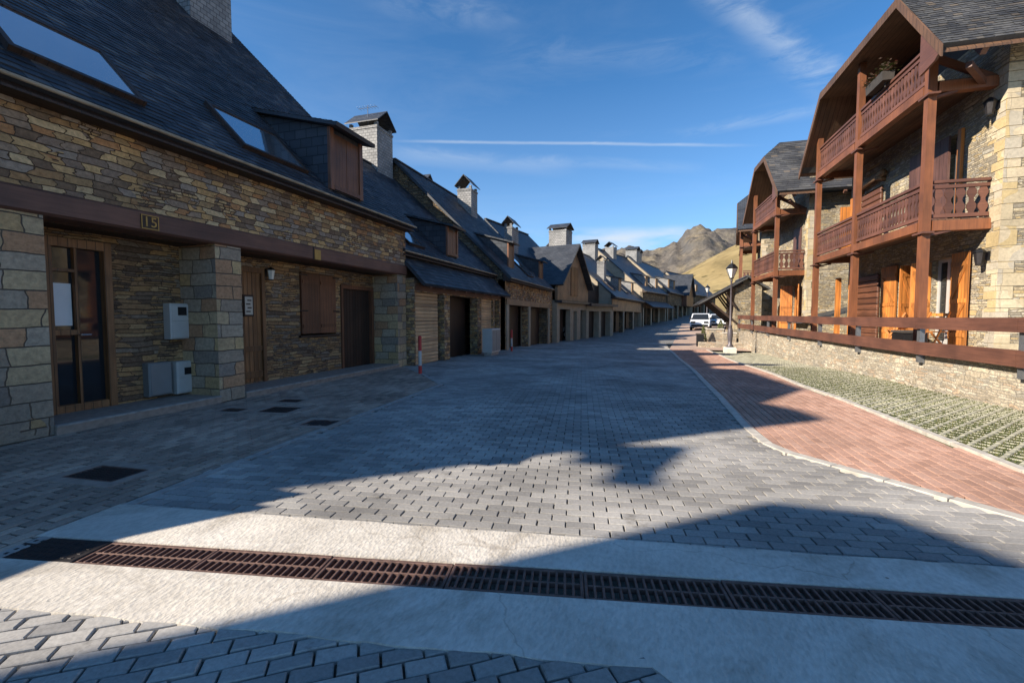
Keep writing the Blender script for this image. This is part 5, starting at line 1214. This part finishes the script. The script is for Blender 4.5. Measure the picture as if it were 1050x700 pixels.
# ------------------------------------------------------------------ light
W = bpy.data.worlds.new('World'); sc.world = W; W.use_nodes = True; nt = W.node_tree; nt.nodes.clear()
out = nt.nodes.new('ShaderNodeOutputWorld'); bg = nt.nodes.new('ShaderNodeBackground'); L(nt, bg.outputs[0], out.inputs[0])
sk = nt.nodes.new('ShaderNodeTexSky'); sk.sky_type = 'NISHITA'; sk.sun_disc = False; sk.sun_elevation = R(SUN_EL)
sv = Vector((-math.sin(R(SUN_AZ))*math.cos(R(SUN_EL)), -math.cos(R(SUN_AZ))*math.cos(R(SUN_EL)), math.sin(R(SUN_EL))))
sk.sun_rotation = math.atan2(sv.x, sv.y) % (2*math.pi)
sk.altitude = 1800; sk.air_density = 1.0; sk.dust_density = .25; sk.ozone_density = 2.2
tc = N(nt, 'TexCoord')
mp = N(nt, 'Mapping'); mp.inputs['Scale'].default_value = (1.0, 1.6, 6.5); mp.inputs['Rotation'].default_value = (0, R(-12), R(10)); L(nt, tc.outputs['Generated'], mp.inputs[0])
nz = N(nt, 'TexNoise'); nz.inputs['Scale'].default_value = 1.7; nz.inputs['Detail'].default_value = 9; nz.inputs['Roughness'].default_value = .62; nz.inputs['Distortion'].default_value = .5; L(nt, mp.outputs[0], nz.inputs['Vector'])
rp = ramp(nt, [(.5, (0, 0, 0)), (.85, (.14, .14, .14))]); L(nt, nz.outputs[0], rp.inputs[0])
sp = N(nt, 'SeparateXYZ'); L(nt, tc.outputs['Generated'], sp.inputs[0])
lo = ramp(nt, [(.12, (0, 0, 0)), (.165, (.7, .7, .7)), (.19, (0, 0, 0))]); L(nt, sp.outputs[2], lo.inputs[0])
mp2 = N(nt, 'Mapping'); mp2.inputs['Scale'].default_value = (5, 5, 22); L(nt, tc.outputs['Generated'], mp2.inputs[0])
nz2 = N(nt, 'TexNoise'); nz2.inputs['Scale'].default_value = 1.2; nz2.inputs['Detail'].default_value = 6; L(nt, mp2.outputs[0], nz2.inputs['Vector'])
r2 = ramp(nt, [(.42, (0, 0, 0)), (.62, (1, 1, 1))]); L(nt, nz2.outputs[0], r2.inputs[0])
# cirrus streaks and a contrail: soft great-circle bands broken up by noise
mp3 = N(nt, 'Mapping'); mp3.inputs['Scale'].default_value = (4, 4, 14); L(nt, tc.outputs['Generated'], mp3.inputs[0])
nz3 = N(nt, 'TexNoise'); nz3.inputs['Scale'].default_value = 2.2; nz3.inputs['Detail'].default_value = 8; nz3.inputs['Roughness'].default_value = .65; nz3.inputs['Distortion'].default_value = .7; L(nt, mp3.outputs[0], nz3.inputs['Vector'])
r3 = ramp(nt, [(.36, (0, 0, 0)), (.7, (1, 1, 1))]); L(nt, nz3.outputs[0], r3.inputs[0])
streaks = None
for (bn, bm, be, bw_, bs, bz) in [((-0.1133, 0.3315, -0.9366), (-0.1729, 0.9217, 0.3471), 0.94386, 0.0035, 0.42, 0.35), ((-0.1534, 0.2795, -0.9478), (-0.3462, 0.8832, 0.3165), 0.98765, 0.02, 0.22, 0.6), ((-0.632, 0.4591, -0.6243), (0.174, 0.8691, 0.463), 0.98906, 0.03, 0.4, 1.0), ((-0.1392, 0.2928, -0.946), (-0.079, 0.949, 0.3053), 0.99107, 0.012, 0.16, 0.8), ((-0.3246, 0.4418, -0.8363), (-0.3572, 0.7615, 0.5409), 0.99926, 0.03, 0.2, 1.0), ((-0.1555, 0.4581, -0.8752), (-0.0754, 0.8779, 0.4729), 0.97479, 0.03, 0.12, 1.0), ((0.0538, 0.3443, -0.9373), (0.1615, 0.9233, 0.3484), 0.99893, 0.012, 0.25, 1)]:
    tv = N(nt, 'VectorMath', operation='DOT_PRODUCT'); L(nt, tc.outputs['Generated'], tv.inputs[0]); tv.inputs[1].default_value = bn
    ab = mathn(nt, 'ABSOLUTE', mathn(nt, 'ADD', tv.outputs['Value'], mathn(nt, 'MULTIPLY', mathn(nt, 'SUBTRACT', nz3.outputs[0], .5), bw_*1.6)))
    g1 = N(nt, 'MapRange'); g1.interpolation_type = 'SMOOTHSTEP'; g1.inputs['From Min'].default_value = 0; g1.inputs['From Max'].default_value = bw_*1.3; g1.inputs['To Min'].default_value = bs; g1.inputs['To Max'].default_value = 0; L(nt, ab, g1.inputs['Value'])
    tm = N(nt, 'VectorMath', operation='DOT_PRODUCT'); L(nt, tc.outputs['Generated'], tm.inputs[0]); tm.inputs[1].default_value = bm
    g2 = N(nt, 'MapRange'); g2.interpolation_type = 'SMOOTHSTEP'; g2.inputs['From Min'].default_value = be-.012; g2.inputs['From Max'].default_value = be+(1-be)*.7; L(nt, tm.outputs['Value'], g2.inputs['Value'])
    nf = mathn(nt, 'ADD', 1-bz, mathn(nt, 'MULTIPLY', r3.outputs[0], bz))
    v_ = mathn(nt, 'MULTIPLY', mathn(nt, 'MULTIPLY', g1.outputs[0], g2.outputs[0]), nf)
    streaks = v_ if streaks is None else mathn(nt, 'ADD', streaks, v_)
hz = ramp(nt, [(.0, (.42, .42, .42)), (.28, (.1, .1, .1)), (.45, (0, 0, 0))]); L(nt, sp.outputs[2], hz.inputs[0])
cl = mathn(nt, 'ADD', mathn(nt, 'MULTIPLY', rp.outputs[0], .75), mathn(nt, 'ADD', mathn(nt, 'MULTIPLY', lo.outputs[0], mathn(nt, 'MULTIPLY', r2.outputs[0], 1.0)), streaks))
cl = mathn(nt, 'MINIMUM', mathn(nt, 'ADD', cl, hz.outputs[0]), .9)
blue = mix(nt, sk.outputs[0], (.5, .97, 1.24), 1.0, 'MULTIPLY')
col = mix(nt, blue, (4.6, 5.2, 5.9), cl)
L(nt, col, bg.inputs[0]); bg.inputs[1].default_value = .088
sl = bpy.data.lights.new('sun', 'SUN'); sl.energy = 5.0; sl.angle = R(.45); sl.color = (1, .9, .76); so = bpy.data.objects.new('sun', sl); COL.objects.link(so)
so.rotation_euler = sv.to_track_quat('Z', 'Y').to_euler(); so.location = (-20, -20, 30)
# ------------------------------------------------------------------ camera
cd = bpy.data.cameras.new('camera'); cam = bpy.data.objects.new('camera', cd); COL.objects.link(cam); sc.camera = cam
cd.sensor_width = 36; cd.lens = 467/1050*36; cd.clip_end = 8000; cd.clip_start = .05
cam.location = (0, 0, 1.45); cam.rotation_euler = (R(90-3.06), 0, R(17.2))
sc.view_settings.view_transform = 'Standard'; sc.view_settings.look = 'None'; sc.view_settings.exposure = 0.86; sc.view_settings.gamma = 1; sc.view_settings.use_curve_mapping = False
